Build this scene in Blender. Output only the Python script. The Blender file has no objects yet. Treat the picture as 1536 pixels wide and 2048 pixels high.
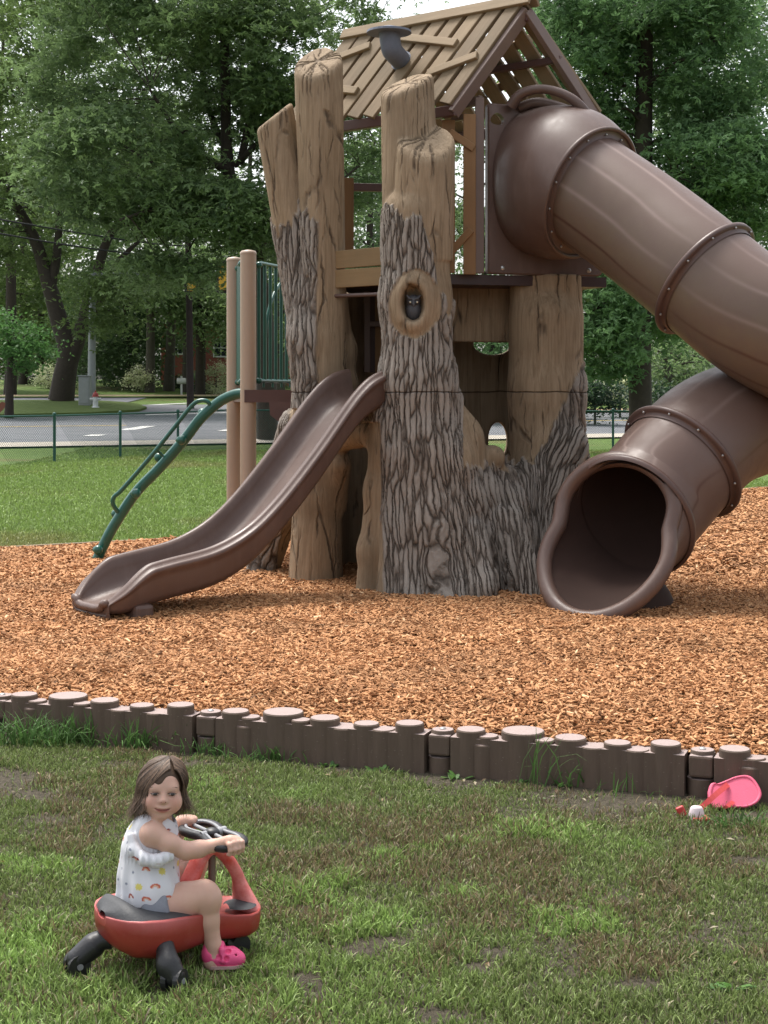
import bpy, math, random
import numpy as np
from mathutils import Vector, Matrix, Euler
from mathutils.bvhtree import BVHTree
random.seed(7); RNG = np.random.default_rng(7)
SC = bpy.context.scene
# ------------------------------------------------------------------ camera, world, sun, exposure
FP, HZ, EYE = 3076.0, 783.0, 1.6          # focal length in photo pixels, horizon row, eye height above the wood chips
cam = bpy.data.cameras.new('camera'); camo = bpy.data.objects.new('camera', cam)
SC.collection.objects.link(camo); SC.camera = camo
camo.location = (0, 0, EYE); camo.rotation_euler = (math.pi/2, 0, 0)
cam.sensor_fit = 'AUTO'; cam.sensor_width = 36; cam.lens = 36*FP/2048
cam.shift_y = -(1024-HZ)/2048
cam.clip_start = 0.05; cam.clip_end = 2000
SUN_EL, SUN_AZ = math.radians(66), math.radians(-35)     # azimuth from +Y towards +X
W = bpy.data.worlds.new('World'); SC.world = W; W.use_nodes = True
wn, wl = W.node_tree.nodes, W.node_tree.links
wn.clear()
sky = wn.new('ShaderNodeTexSky'); sky.sky_type = 'NISHITA'; sky.sun_disc = False
sky.sun_elevation = SUN_EL; sky.sun_rotation = SUN_AZ; sky.dust_density = 4.0; sky.air_density = 1.2
hs = wn.new('ShaderNodeHueSaturation'); hs.inputs['Saturation'].default_value = 0.28; hs.inputs['Value'].default_value = 1.0
bg = wn.new('ShaderNodeBackground'); bg.inputs['Strength'].default_value = 0.115
wo = wn.new('ShaderNodeOutputWorld')
wl.new(sky.outputs[0], hs.inputs['Color']); wl.new(hs.outputs[0], bg.inputs['Color']); wl.new(bg.outputs[0], wo.inputs['Surface'])
sl = bpy.data.lights.new('sun', 'SUN'); sl.energy = 1.5; sl.angle = math.radians(16); sl.color = (1.0, 0.95, 0.88)
so = bpy.data.objects.new('sun', sl); SC.collection.objects.link(so)
_d = Vector((math.sin(SUN_AZ)*math.cos(SUN_EL), math.cos(SUN_AZ)*math.cos(SUN_EL), math.sin(SUN_EL)))
so.rotation_euler = _d.to_track_quat('Z', 'Y').to_euler()
vs = SC.view_settings; vs.view_transform = 'Standard'; vs.look = 'None'; vs.exposure = 1.35; vs.gamma = 1; vs.use_curve_mapping = False
SC.cycles.max_bounces = 8; SC.cycles.diffuse_bounces = 4; SC.cycles.use_denoising = True
SC.cycles.transparent_max_bounces = 8

# ------------------------------------------------------------------ helpers
COL = SC.collection
def at(x, y, Y):                      # photo pixel + real distance -> world point
    return Vector(((x-768)*Y/FP, Y, EYE-(y-HZ)*Y/FP))
def gy(y, z=0.0): return (EYE-z)*FP/(y-HZ)          # distance of a ground point of height z seen at row y
def on(x, y, z=0.0): return at(x, y, gy(y, z))
def link(o, parent=None):
    COL.objects.link(o)
    if parent is not None: o.parent = parent
    return o
def tag(o, label=None, cat=None, group=None, kind=None):
    if label: o['label'] = label
    if cat: o['category'] = cat
    if group: o['group'] = group
    if kind: o['kind'] = kind
    return o
def thing(name, label, cat, loc=(0,0,0), group=None):
    o = bpy.data.objects.new(name, None); link(o); o.location = loc; o.empty_display_size = .1
    return tag(o, label, cat, group)
def fixinv(o, parent):                # geometry is written in world coordinates: undo the parent's offset
    o.parent = parent
    o.matrix_parent_inverse = Matrix.Translation(-parent.location) if parent.type == 'EMPTY' else Matrix()
def npmesh(name, V, Q=None, T=None, mat=None, parent=None, smooth=True, attrs=None):
    V = np.asarray(V, np.float32); me = bpy.data.meshes.new(name)
    Q = np.zeros((0,4), np.int32) if Q is None else np.asarray(Q, np.int32).reshape(-1,4)
    T = np.zeros((0,3), np.int32) if T is None else np.asarray(T, np.int32).reshape(-1,3)
    me.vertices.add(len(V)); me.vertices.foreach_set('co', V.ravel())
    me.loops.add(Q.size+T.size); me.loops.foreach_set('vertex_index', np.concatenate([Q.ravel(), T.ravel()]).astype(np.int32))
    n = len(Q)+len(T); me.polygons.add(n)
    st = np.concatenate([np.arange(len(Q))*4, Q.size+np.arange(len(T))*3]).astype(np.int32)
    me.polygons.foreach_set('loop_start', st)
    me.polygons.foreach_set('loop_total', np.concatenate([np.full(len(Q),4), np.full(len(T),3)]).astype(np.int32))
    me.polygons.foreach_set('use_smooth', np.full(n, smooth))
    me.update(calc_edges=True)
    for k, a in (attrs or {}).items():
        a = np.asarray(a, np.float32)
        if a.ndim == 2:
            t = me.attributes.new(k, 'FLOAT_COLOR', 'POINT')
            if a.shape[1] == 3: a = np.concatenate([a, np.ones((len(a),1), np.float32)], 1)
            t.data.foreach_set('color', a.ravel())
        else:
            t = me.attributes.new(k, 'FLOAT', 'POINT'); t.data.foreach_set('value', a)
    o = bpy.data.objects.new(name, me); link(o)
    if mat: me.materials.append(mat)
    if parent is not None: fixinv(o, parent)
    return o
class MB:
    def __init__(s): s.v=[]; s.f=[]; s.sm=[]; s.mi=[]; s.k=0
    def add(s, V, F, smooth=False):
        b=len(s.v); s.v += [tuple(p) for p in V]; s.f += [tuple(i+b for i in f) for f in F]; s.sm += [smooth]*len(F); s.mi += [s.k]*len(F)
    def box(s, c, sx, sy, sz, ax=None, bev=0.0):     # centre, full sizes, optional 3 axes
        ax = ax or (Vector((1,0,0)), Vector((0,1,0)), Vector((0,0,1)))
        c = Vector(c); b = min(bev, .45*min(sx,sy,sz))
        if b <= 0:
            P=[c+ax[0]*(sx/2*i)+ax[1]*(sy/2*j)+ax[2]*(sz/2*k) for i in (-1,1) for j in (-1,1) for k in (-1,1)]
            s.add(P, [(0,1,3,2),(4,6,7,5),(0,4,5,1),(2,3,7,6),(0,2,6,4),(1,5,7,3)]); return
        bm = bpy_bmesh_cube(sx,sy,sz,b)
        s.add([c+ax[0]*p[0]+ax[1]*p[1]+ax[2]*p[2] for p in bm[0]], bm[1])
    def tube(s, pts, r, n=10, cap=True, smooth=True):
        pts=[Vector(p) for p in pts]; m=len(pts)
        rr = r if hasattr(r,'__len__') else [r]*m
        fr = frames(pts); V=[]; F=[]
        for i in range(m):
            for k in range(n):
                a=2*math.pi*k/n; V.append(pts[i]+(fr[i][0]*math.cos(a)+fr[i][1]*math.sin(a))*rr[i])
        for i in range(m-1):
            for k in range(n):
                k2=(k+1)%n; F.append((i*n+k, i*n+k2, (i+1)*n+k2, (i+1)*n+k))
        s.add(V,F,smooth)
        if cap: s.add([V[k] for k in range(n)], [tuple(range(n))[::-1]]); s.add([V[(m-1)*n+k] for k in range(n)], [tuple(range(n))])
    def ball(s, c, r, n=12, m=8, scale=(1,1,1)):
        V=[];F=[]
        c=Vector(c)
        for i in range(m+1):
            t=math.pi*i/m
            for k in range(n):
                a=2*math.pi*k/n
                V.append(c+Vector((r*scale[0]*math.sin(t)*math.cos(a), r*scale[1]*math.sin(t)*math.sin(a), r*scale[2]*math.cos(t))))
        for i in range(m):
            for k in range(n):
                k2=(k+1)%n; F.append((i*n+k,(i+1)*n+k,(i+1)*n+k2,i*n+k2))
        s.add(V,F,True)
    def grid(s, rows, closed=False, smooth=True):     # rows of equal point counts
        n=len(rows[0]); V=[p for r in rows for p in r]; F=[]
        for i in range(len(rows)-1):
            for k in range(n if closed else n-1):
                k2=(k+1)%n; F.append((i*n+k,i*n+k2,(i+1)*n+k2,(i+1)*n+k))
        s.add(V,F,smooth)
    def build(s, name, mat, parent=None, attrs=None):
        me=bpy.data.meshes.new(name); me.from_pydata(s.v,[],s.f); 
        me.polygons.foreach_set('use_smooth', s.sm); me.update()
        o=bpy.data.objects.new(name, me); link(o)
        for q in (mat if isinstance(mat,(list,tuple)) else [mat]): me.materials.append(q)
        me.polygons.foreach_set('material_index', s.mi)
        if parent is not None: fixinv(o, parent)
        return o
import bmesh
_bc={}
def bpy_bmesh_cube(sx,sy,sz,b):
    k=(round(sx,4),round(sy,4),round(sz,4),round(b,4))
    if k not in _bc:
        bm=bmesh.new(); bmesh.ops.create_cube(bm,size=1.0)
        for v in bm.verts: v.co=Vector((v.co.x*sx,v.co.y*sy,v.co.z*sz))
        bmesh.ops.bevel(bm,geom=list(bm.edges),offset=b,segments=2,profile=.5,affect='EDGES')
        bm.verts.index_update()
        _bc[k]=([tuple(v.co) for v in bm.verts],[tuple(v.index for v in f.verts) for f in bm.faces]); bm.free()
    return _bc[k]
def frames(pts):
    m=len(pts); T=[]
    for i in range(m):
        d=pts[min(i+1,m-1)]-pts[max(i-1,0)]
        T.append(d.normalized() if d.length>1e-9 else Vector((0,0,1)))
    u=T[0].orthogonal().normalized(); out=[]
    for i in range(m):
        u=(u-T[i]*u.dot(T[i]))
        u = u.normalized() if u.length>1e-6 else T[i].orthogonal().normalized()
        out.append((u, T[i].cross(u)))
    return out
def spline(pts, n=8):                  # Catmull-Rom through points of any dimension
    P=[np.array(p,float) for p in pts]; P=[2*P[0]-P[1]]+P+[2*P[-1]-P[-2]]; out=[]
    for i in range(1,len(P)-2):
        a,b,c,d=P[i-1:i+3]
        for k in range(n):
            t=k/n; out.append(.5*((2*b)+(-a+c)*t+(2*a-5*b+4*c-d)*t*t+(-a+3*b-3*c+d)*t**3))
    out.append(P[-2]); return out
def interp(x, xs, ys): return float(np.interp(x, xs, ys))
# --- vector noise
def _h(ix,iy,iz,s):
    n=(ix.astype(np.int64)*374761393+iy.astype(np.int64)*668265263+iz.astype(np.int64)*2147483647+s*974634477)&0xffffffff
    n=((n^(n>>13))*1274126177)&0xffffffff
    return ((n^(n>>16))&0xffff)/65535.0
def vnoise(x,y,z,seed=0):
    x=np.asarray(x,float); y=np.asarray(y,float)+0*x; z=np.asarray(z,float)+0*x
    ix,iy,iz=np.floor(x),np.floor(y),np.floor(z); fx,fy,fz=x-ix,y-iy,z-iz
    fx=fx*fx*(3-2*fx); fy=fy*fy*(3-2*fy); fz=fz*fz*(3-2*fz); r=0
    for a in (0,1):
        for b in (0,1):
            for c in (0,1):
                r=r+_h(ix+a,iy+b,iz+c,seed)*(fx if a else 1-fx)*(fy if b else 1-fy)*(fz if c else 1-fz)
    return r
def fbm(x,y,z=0,seed=0,o=4):
    r=0;a=.5
    for i in range(o): r=r+a*vnoise(np.asarray(x)*2**i,np.asarray(y)*2**i,np.asarray(z)*2**i,seed+i); a*=.5
    return r
# --- signed-distance field -> smooth mesh (surface nets)
class Field:
    def __init__(s, lo, hi, h):
        s.lo=np.array(lo,float); s.h=h; s.n=np.ceil((np.array(hi)-s.lo)/h).astype(int)+1
        s.d=np.full(s.n, 1.0, np.float32)
    def sub_box(s, lo, hi):
        a=np.clip(np.floor((np.array(lo)-s.lo)/s.h).astype(int),0,s.n); b=np.clip(np.ceil((np.array(hi)-s.lo)/s.h).astype(int)+1,0,s.n)
        sl_=tuple(slice(i,j) for i,j in zip(a,b))
        g=[(s.lo[i]+s.h*np.arange(a[i],b[i])).astype(np.float32) for i in range(3)]
        return sl_, g[0][:,None,None], g[1][None,:,None], g[2][None,None,:]
    def op(s, fn, lo, hi, k=0.03, mode='add'):
        sl_,X,Y,Z=s.sub_box(lo,hi)
        if 0 in s.d[sl_].shape: return
        v=fn(X,Y,Z).astype(np.float32); d=s.d[sl_]
        if mode=='add':
            h=np.maximum(k-np.abs(d-v),0)/k; s.d[sl_]=np.minimum(d,v)-h*h*k*.25
        else:
            v=-v; h=np.maximum(k-np.abs(d-v),0)/k; s.d[sl_]=np.maximum(d,v)+h*h*k*.25
    def cone(s, a, b, ra, rb, k=.03, mode='add', m=None):
        a=np.array(a,float); b=np.array(b,float); R=max(ra,rb)+(m or k*1.5+.02)
        ab=b-a; L=float(ab@ab)+1e-12
        def fn(X,Y,Z):
            t=np.clip(((X-a[0])*ab[0]+(Y-a[1])*ab[1]+(Z-a[2])*ab[2])/L,0,1)
            return np.sqrt((X-a[0]-t*ab[0])**2+(Y-a[1]-t*ab[1])**2+(Z-a[2]-t*ab[2])**2)-(ra+(rb-ra)*t)
        s.op(fn, np.minimum(a,b)-R, np.maximum(a,b)+R, k, mode)
    def limb(s, pts, rs, k=.03, mode='add'):
        for i in range(len(pts)-1): s.cone(pts[i],pts[i+1],rs[i],rs[i+1],k,mode)
    def ell(s, c, r, k=.03, mode='add', rot=None):
        c=np.array(c,float); r=np.array(r,float); M=np.array(rot) if rot is not None else np.eye(3)
        R=r.max()+k*1.5+.02
        def fn(X,Y,Z):
            q=[(M[0,i]*(X-c[0])+M[1,i]*(Y-c[1])+M[2,i]*(Z-c[2])) for i in range(3)]
            k0=np.sqrt((q[0]/r[0])**2+(q[1]/r[1])**2+(q[2]/r[2])**2); k1=np.sqrt((q[0]/r[0]**2)**2+(q[1]/r[1]**2)**2+(q[2]/r[2]**2)**2)
            return k0*(k0-1)/np.maximum(k1,1e-6)
        s.op(fn, c-R, c+R, k, mode)
    def mesh(s):
        d=s.d; n=s.n; I=d<0
        c=np.zeros(n-1,np.int8)
        for a in (0,1):
            for b in (0,1):
                for e in (0,1): c+=I[a:n[0]-1+a,b:n[1]-1+b,e:n[2]-1+e]
        act=(c>0)&(c<8); idx=np.argwhere(act); ids=np.full(n-1,-1,np.int32); ids[act]=np.arange(len(idx))
        acc=np.zeros((len(idx),3)); cnt=np.zeros(len(idx))
        cor=[(a,b,e) for a in (0,1) for b in (0,1) for e in (0,1)]
        val={k:d[idx[:,0]+k[0],idx[:,1]+k[1],idx[:,2]+k[2]] for k in cor}
        for p in cor:
            for ax in range(3):
                if p[ax]: continue
                q=list(p); q[ax]=1; q=tuple(q); A,B=val[p],val[q]; m=(A<0)!=(B<0)
                t=A[m]/(A[m]-B[m]); P=np.repeat(np.array(p,float)[None],m.sum(),0); P[:,ax]+=t
                acc[m]+=P; cnt[m]+=1
        V=s.lo+s.h*(idx+acc/cnt[:,None]); Q=[]
        for ax in range(3):
            o1,o2=[(1,2),(2,0),(0,1)][ax]
            A=np.take(I,range(n[ax]-1),ax); B=np.take(I,range(1,n[ax]),ax)
            for sgn,mk in ((0,A&~B),(1,~A&B)):
                e=np.argwhere(mk); e=e[(e[:,o1]>0)&(e[:,o2]>0)&(e[:,o1]<n[o1]-1)&(e[:,o2]<n[o2]-1)]
                def cell(i,j):
                    f=e.copy(); f[:,o1]-=i; f[:,o2]-=j; return ids[f[:,0],f[:,1],f[:,2]]
                q=np.stack([cell(1,1),cell(0,1),cell(0,0),cell(1,0)],1)
                Q.append(q if sgn==0 else q[:,::-1])
        return V, np.concatenate(Q)
# ------------------------------------------------------------------ materials
class NT:
    def __init__(s, name):
        s.m=bpy.data.materials.new(name); s.m.use_nodes=True; s.t=s.m.node_tree; s.t.nodes.clear()
        s.out=s.n('ShaderNodeOutputMaterial')
    def n(s, t, **kw):
        x=s.t.nodes.new(t)
        for k,v in kw.items(): setattr(x,k,v)
        return x
    def l(s,a,b): s.t.links.new(a,b)
    def put(s, sock, v):
        if hasattr(v,'is_output') or hasattr(v,'links'): s.l(v,sock)
        else: sock.default_value=v
    def coord(s, scale=(1,1,1), kind='Object', off=(0,0,0)):
        c=s.n('ShaderNodeTexCoord'); mp=s.n('ShaderNodeMapping'); mp.inputs['Scale'].default_value=scale; mp.inputs['Location'].default_value=off
        s.l(c.outputs[kind],mp.inputs[0]); return mp.outputs[0]
    def noise(s, vec, scale, detail=4, rough=.55, dist=0.0):
        x=s.n('ShaderNodeTexNoise'); x.inputs['Scale'].default_value=scale; x.inputs['Detail'].default_value=detail
        x.inputs['Roughness'].default_value=rough; x.inputs['Distortion'].default_value=dist
        s.l(vec,x.inputs['Vector']); return x.outputs['Fac']
    def vor(s, vec, scale, feature='F1', out='Distance', rand=1.0):
        x=s.n('ShaderNodeTexVoronoi', feature=feature); x.inputs['Scale'].default_value=scale; x.inputs['Randomness'].default_value=rand
        s.l(vec,x.inputs['Vector']); return x.outputs[out]
    def ramp(s, fac, stops):
        x=s.n('ShaderNodeValToRGB'); e=x.color_ramp.elements
        while len(e)<len(stops): e.new(.5)
        for i,(p,c) in enumerate(stops):
            e[i].position=p; e[i].color=(c if hasattr(c,'__len__') else (c,c,c))[:3]+(1,) if hasattr(c,'__len__') else (c,c,c,1)
        s.l(fac,x.inputs[0]); return x.outputs[0]
    def mix(s, f, a, b, mode='MIX'):
        x=s.n('ShaderNodeMix', data_type='RGBA', blend_type=mode)
        for k,v in ((0,f),(6,a),(7,b)):
            if hasattr(v,'links'): s.l(v,x.inputs[k])
            else: x.inputs[k].default_value = v if k==0 else (tuple(v)+(1,))[:4]
        return x.outputs[2]
    def math(s, op, a, b=0.0, c=None, clamp=False):
        x=s.n('ShaderNodeMath', operation=op, use_clamp=clamp)
        for i,v in enumerate((a,b)+((c,) if c is not None else ())):
            if hasattr(v,'links'): s.l(v,x.inputs[i])
            else: x.inputs[i].default_value=v
        return x.outputs[0]
    def attr(s, name, out='Fac'): x=s.n('ShaderNodeAttribute', attribute_name=name); return x.outputs[out]
    def bump(s, h, strength=.5, dist=.01, normal=None):
        x=s.n('ShaderNodeBump'); x.inputs['Strength'].default_value=strength; x.inputs['Distance'].default_value=dist; s.l(h,x.inputs['Height'])
        if normal is not None: s.l(normal,x.inputs['Normal'])
        return x.outputs[0]
    def bsdf(s, color, rough=.6, normal=None, spec=.5, **kw):
        b=s.n('ShaderNodeBsdfPrincipled')
        if hasattr(color,'links'): s.l(color,b.inputs['Base Color'])
        else: b.inputs['Base Color'].default_value=(tuple(color)+(1,))[:4]
        if hasattr(rough,'links'): s.l(rough,b.inputs['Roughness'])
        else: b.inputs['Roughness'].default_value=rough
        b.inputs['Specular IOR Level'].default_value=spec
        for k,v in kw.items(): b.inputs[k.replace('_',' ')].default_value=v
        if normal is not None: s.l(normal,b.inputs['Normal'])
        s.l(b.outputs[0],s.out.inputs['Surface']); return b
def plain(name, color, rough=.55, var=.25, scale=12, bump=.15, bscale=120, spec=.5, **kw):
    t=NT(name); v=t.coord(); n=t.noise(v,scale,5,.6)
    c=t.mix(n, tuple(x*(1-var) for x in color), tuple(min(1,x*(1+var)) for x in color))
    t.bsdf(c, rough, t.bump(t.noise(v,bscale,3),bump,.004), spec, **kw); return t.m
def leafmat(name, c0, c1, trans=.35, rough=.5):
    t=NT(name); a=t.attr('tint'); col=t.mix(a,c0,c1)
    d=t.n('ShaderNodeBsdfPrincipled'); t.l(col,d.inputs['Base Color']); d.inputs['Roughness'].default_value=rough; d.inputs['Specular IOR Level'].default_value=.35
    tr=t.n('ShaderNodeBsdfTranslucent'); t.l(t.mix(.5,col,tuple(min(1,x*1.6) for x in c1)),tr.inputs['Color'])
    m=t.n('ShaderNodeMixShader'); m.inputs[0].default_value=trans; t.l(d.outputs[0],m.inputs[1]); t.l(tr.outputs[0],m.inputs[2]); t.l(m.outputs[0],t.out.inputs['Surface'])
    return t.m
M={}
M['plastic']=None
t=NT('brown_plastic'); v=t.coord(); n=t.noise(v,3,5,.6); n2=t.noise(v,220,2)
st=t.noise(t.coord((1,1,.25)),9,5,.65)
c=t.mix(n,(.090,.053,.041),(.130,.082,.066)); c=t.mix(t.ramp(st,[(.5,0.0),(.8,.35)]),c,(.20,.14,.115))
scr=t.noise(t.coord((3,3,3)),14,8,.85); c=t.mix(t.ramp(scr,[(.60,0.0),(.72,.30)]),c,(.24,.175,.15))
t.bsdf(c,t.ramp(t.noise(v,8,6,.7),[(.3,.30),(.8,.58)]),t.bump(n2,.25,.003),.45); M['plastic']=t.m
t=NT('weathered_tube_plastic'); v=t.coord(); n=t.noise(v,2.2,5,.6); n2=t.noise(v,260,2); al=t.noise(t.coord((1,1,1)),5,6,.7)
c=t.mix(n,(.115,.070,.056),(.165,.108,.088)); dirt=t.attr('dirt')
c=t.mix(t.math('MULTIPLY',dirt,t.ramp(al,[(.3,.25),(.7,.9)])),c,(.165,.125,.078))
c=t.mix(t.attr('scuff'),c,(.32,.235,.205)); c=t.mix(t.attr('seam'),c,(.075,.03,.02))
scr=t.noise(t.coord((2,2,5)),12,8,.85); c=t.mix(t.ramp(scr,[(.60,0.0),(.74,.30)]),c,(.27,.21,.18)); c=t.mix(t.ramp(t.noise(v,1.1,4,.6),[(.5,0.0),(.75,.3)]),c,(.10,.066,.05))
t.bsdf(c,t.ramp(t.noise(v,7,6,.7),[(.3,.32),(.8,.58)]),t.bump(n2,.3,.003),.4); M['tube']=t.m
M['inner']=plain('shade_darkened_plastic',(.042,.024,.019),.8,.2,6,.15,120,.15)  # shade inside the tube is put into this darker base colour
M['flange']=plain('brown_flange_plastic',(.095,.055,.045),.42,.2,6,.15)
M['steel']=plain('dull_steel',(.42,.41,.40),.35,.2,30,.1,Metallic=.8)
M['green']=plain('green_powder_coat',(.006,.085,.062),.28,.25,8,.08,200,.6)
M['tan']=plain('tan_powder_coat',(.40,.30,.225),.45,.06,3,.12,300,.4)
M['darkmetal']=plain('dark_brown_coat',(.045,.022,.020),.45,.25,9,.12)
M['redbrown']=plain('red_brown_coat',(.085,.038,.030),.45,.25,9,.12)
M['mauve']=plain('taupe_coat',(.155,.104,.084),.5,.12,9,.1)
M['pipe']=plain('grey_blue_pipe',(.135,.155,.20),.6,.25,14,.25,90)
class BB:                                # boards with their own grain coordinates
    def __init__(s): s.V=[]; s.Q=[]; s.T=[]; s.g=[]; s.t=[]
    def board(s, c, ax, sx, sy, sz, bev=.006, tint=None):
        P,F=bpy_bmesh_cube(sx,sy,sz,min(bev,.4*min(sx,sy,sz))); b=len(s.V); off=RNG.uniform(0,9,3); tt=RNG.uniform(0,1) if tint is None else tint
        for p in P:
            s.V.append(tuple(Vector(c)+ax[0]*p[0]+ax[1]*p[1]+ax[2]*p[2])); s.g.append((p[0]+off[0],p[1]+off[1],p[2]+off[2])); s.t.append(tt)
        for f in F: (s.Q if len(f)==4 else s.T).append(tuple(i+b for i in f))
    def between(s, a, b, wdir, w, th, bev=.006, tint=None):      # board from a to b, width along wdir
        a=Vector(a); b=Vector(b); z=(b-a).normalized(); x=Vector(wdir); x=(x-z*x.dot(z)).normalized(); y=z.cross(x)
        s.board((a+b)/2,(x,y,z),w,th,(b-a).length,bev,tint)
    def build(s, name, mat, parent=None): return npmesh(name, s.V, s.Q or None, s.T or None, mat, parent, False, {'gco':np.array(s.g), 'tint':np.array(s.t)})
def woodmat(name, c0, c1, stain=(.10,.09,.05)):
    t=NT(name); a=t.attr('gco','Vector')
    mp=t.n('ShaderNodeMapping'); mp.inputs['Scale'].default_value=(26,26,1.6); t.l(a,mp.inputs[0])
    g=t.noise(mp.outputs[0],1.0,6,.65,.6); b=t.noise(t.coord(),2.6,4)
    c=t.mix(t.ramp(g,[(.3,0.0),(.75,1.0)]),c0,c1); c=t.mix(t.ramp(b,[(.42,0.0),(.72,.55)]),c,stain)
    c=t.mix(.4,c,t.mix(t.attr('tint'),tuple(x*.55 for x in c0),tuple(x*1.35 for x in c1)))
    t.bsdf(c,.72,t.bump(g,.5,.004),.3); return t.m
M['roofwood']=woodmat('weathered_roof_lumber',(.175,.122,.070),(.285,.21,.128))
M['plank']=woodmat('tan_plastic_lumber',(.20,.112,.05),(.27,.155,.075),(.15,.09,.045))
M['plank_h']=woodmat('weathered_tan_lumber',(.22,.145,.07),(.29,.195,.10),(.13,.10,.055))
# ------------------------------------------------------------------ setting: ground, chips, roads
def yb(X): return 7.52-.36*X                              # line of the log border
ST=[(16,0.0),(39,-.16),(45,-.14),(48,.03),(52,.22),(60,.40),(66,.53),(73,1.02),(82,1.30),(97,1.95),(130,2.6),(400,4.0)]
def st(X,Y): return Y-.5*(X+8)
def gz(X,Y):
    X=np.asarray(X,float); Y=np.asarray(Y,float)
    far=np.interp(st(np.clip(X,-60,60),Y),[a for a,_ in ST],[b for _,b in ST])-.03
    d=Y-(yb(X)); near=np.clip((d-.1)/.9,0,1)
    w=np.clip((Y-13)/3,0,1)
    zn=-.23+.185*near*near*(3-2*near)+.012*(fbm(X*1.3,Y*1.3,0,3)-.5)*(1-near)
    return zn*(1-w)+far*w
def sheet(name, fn, xs, ys, mat, z=gz, kind='structure'):
    X,Y=np.meshgrid(xs,ys); X,Y=fn(X,Y); Z=z(X,Y); n=len(xs)
    V=np.stack([X,Y,Z],-1).reshape(-1,3); i=np.arange(len(ys)-1)[:,None]*n+np.arange(n-1)[None]
    Q=np.stack([i,i+1,i+n+1,i+n],-1).reshape(-1,4)
    return tag(npmesh(name,V,Q,None,mat),kind=kind)
# grass soil material (lawn)
t=NT('lawn_soil'); v=t.coord(); 
n1=t.noise(v,.55,5,.6); n2=t.noise(v,9,5,.7); n3=t.noise(t.coord((1,.3,1)),26,4,.7)
fg=t.mix(t.ramp(t.noise(v,38,6,.8),[(.35,0.0),(.65,1.0)]),(.055,.047,.032),(.165,.138,.10))
bgc=t.mix(n1,(.10,.165,.038),(.165,.24,.062)); bgc=t.mix(t.ramp(n3,[(.3,0.0),(.7,.7)]),bgc,(.055,.095,.022))
bgc=t.mix(t.ramp(t.noise(v,.22,4),[(.52,0.0),(.68,.75)]),bgc,(.16,.125,.06))
sx=t.n('ShaderNodeSeparateXYZ'); t.l(v,sx.inputs[0])
c=t.mix(t.ramp(t.math('MULTIPLY_ADD',sx.outputs[1],.1,0),[(.95,0.0),(1.0,1.0)]),fg,bgc)
t.bsdf(c,.9,t.bump(t.noise(v,45,6,.8),1.0,.03),.2); M['lawn']=t.m
xs=np.concatenate([[-400,-200,-120,-80,-60],np.linspace(-40,-8,30),np.linspace(-7,7,90),np.linspace(8,40,30),[60,80,120,200,400]])
ys=np.concatenate([[-60,-30,-10,-2,1],np.linspace(2,14,110),np.linspace(14.5,60,90),np.linspace(61,130,60),[160,220,400,900]])
sheet('lawn', lambda X,Y:(X,Y), xs, ys, M['lawn'])
# ---- strips that follow the slope: s across, X along
sb=[a for a,_ in ST]
def strip(name, s0, s1, x0, x1, mat, lift=.02):
    ss=np.unique(np.concatenate([[s0,s1],[b for b in sb if s0<b<s1],np.linspace(s0,s1,6)]))
    return sheet(name, lambda X,S:(X,S+.5*(X+8)), np.linspace(x0,x1,60), ss, mat, lambda X,Y:gz(X,Y)+lift)
t=NT('asphalt'); v=t.coord(); n=t.noise(v,1.2,5,.65); n2=t.noise(v,60,3); tr=t.noise(t.coord((.4,1.3,1)),.7,4)
c=t.mix(n,(.13,.135,.15),(.19,.195,.21)); c=t.mix(t.ramp(tr,[(.45,0.0),(.6,.5)]),c,(.11,.112,.125))
t.bsdf(c,.85,t.bump(n2,.4,.01),.3); M['asphalt']=t.m
M['concrete']=plain('concrete_walk',(.40,.36,.30),.85,.15,3,.2,80)
M['tanwalk']=plain('sandy_verge',(.36,.27,.16),.9,.2,3,.2,60)
M['paint']=plain('road_paint',(.62,.62,.60),.7,.1,5,.1)
M['yellow']=plain('road_paint_yellow',(.55,.38,.05),.7,.1,5,.1)
strip('road', 48.2, 66.2, -58, 58, M['asphalt'], .03)
strip('road', 66.2, 81.2, -58, -12.2, M['asphalt'], .034)
strip('road', 66.2, 72.5, -12.2, 4, M['asphalt'], .036)
strip('pavement', 46.6, 48.1, -58, 58, M['concrete'], .06)
strip('pavement', 81.2, 83.0, -58, -3, M['tanwalk'], .12)
strip('pavement', 66.3, 68.0, 5, 58, M['tanwalk'], .10)
# corner island of grass
t=NT('island_grass'); v=t.coord(); c=t.mix(t.noise(v,2.0,5,.7),(.06,.10,.025),(.12,.16,.045)); t.bsdf(c,.9,t.bump(t.noise(v,20,4),.6,.05),.2); M['verge']=t.m
P=[(-45,66.6),(-16,66.4),(-12.4,67.2),(-10.7,68.6),(-10.6,70),(-11.3,72),(-13,74.3),(-16,75.6),(-22,76.2),(-45,76.5)]
bm=bmesh.new(); vs_=[bm.verts.new((x,s+.5*(x+8),0)) for x,s in P]; f=bm.faces.new(vs_)
r=bmesh.ops.extrude_face_region(bm,geom=[f]); 
for v_ in [g for g in r['geom'] if isinstance(g,bmesh.types.BMVert)]: v_.co.z=1
bmesh.ops.triangulate(bm,faces=bm.faces[:]); bmesh.ops.subdivide_edges(bm,edges=bm.edges[:],cuts=5,use_grid_fill=True)
for v_ in bm.verts: v_.co.z=float(gz(v_.co.x,v_.co.y))+(.14 if v_.co.z>.5 else (-.1+.24*v_.co.z))
me=bpy.data.meshes.new('grass_island'); bm.to_mesh(me); bm.free(); me.materials.append(M['verge']); o=link(bpy.data.objects.new('ground',me)); tag(o,kind='structure')
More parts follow.
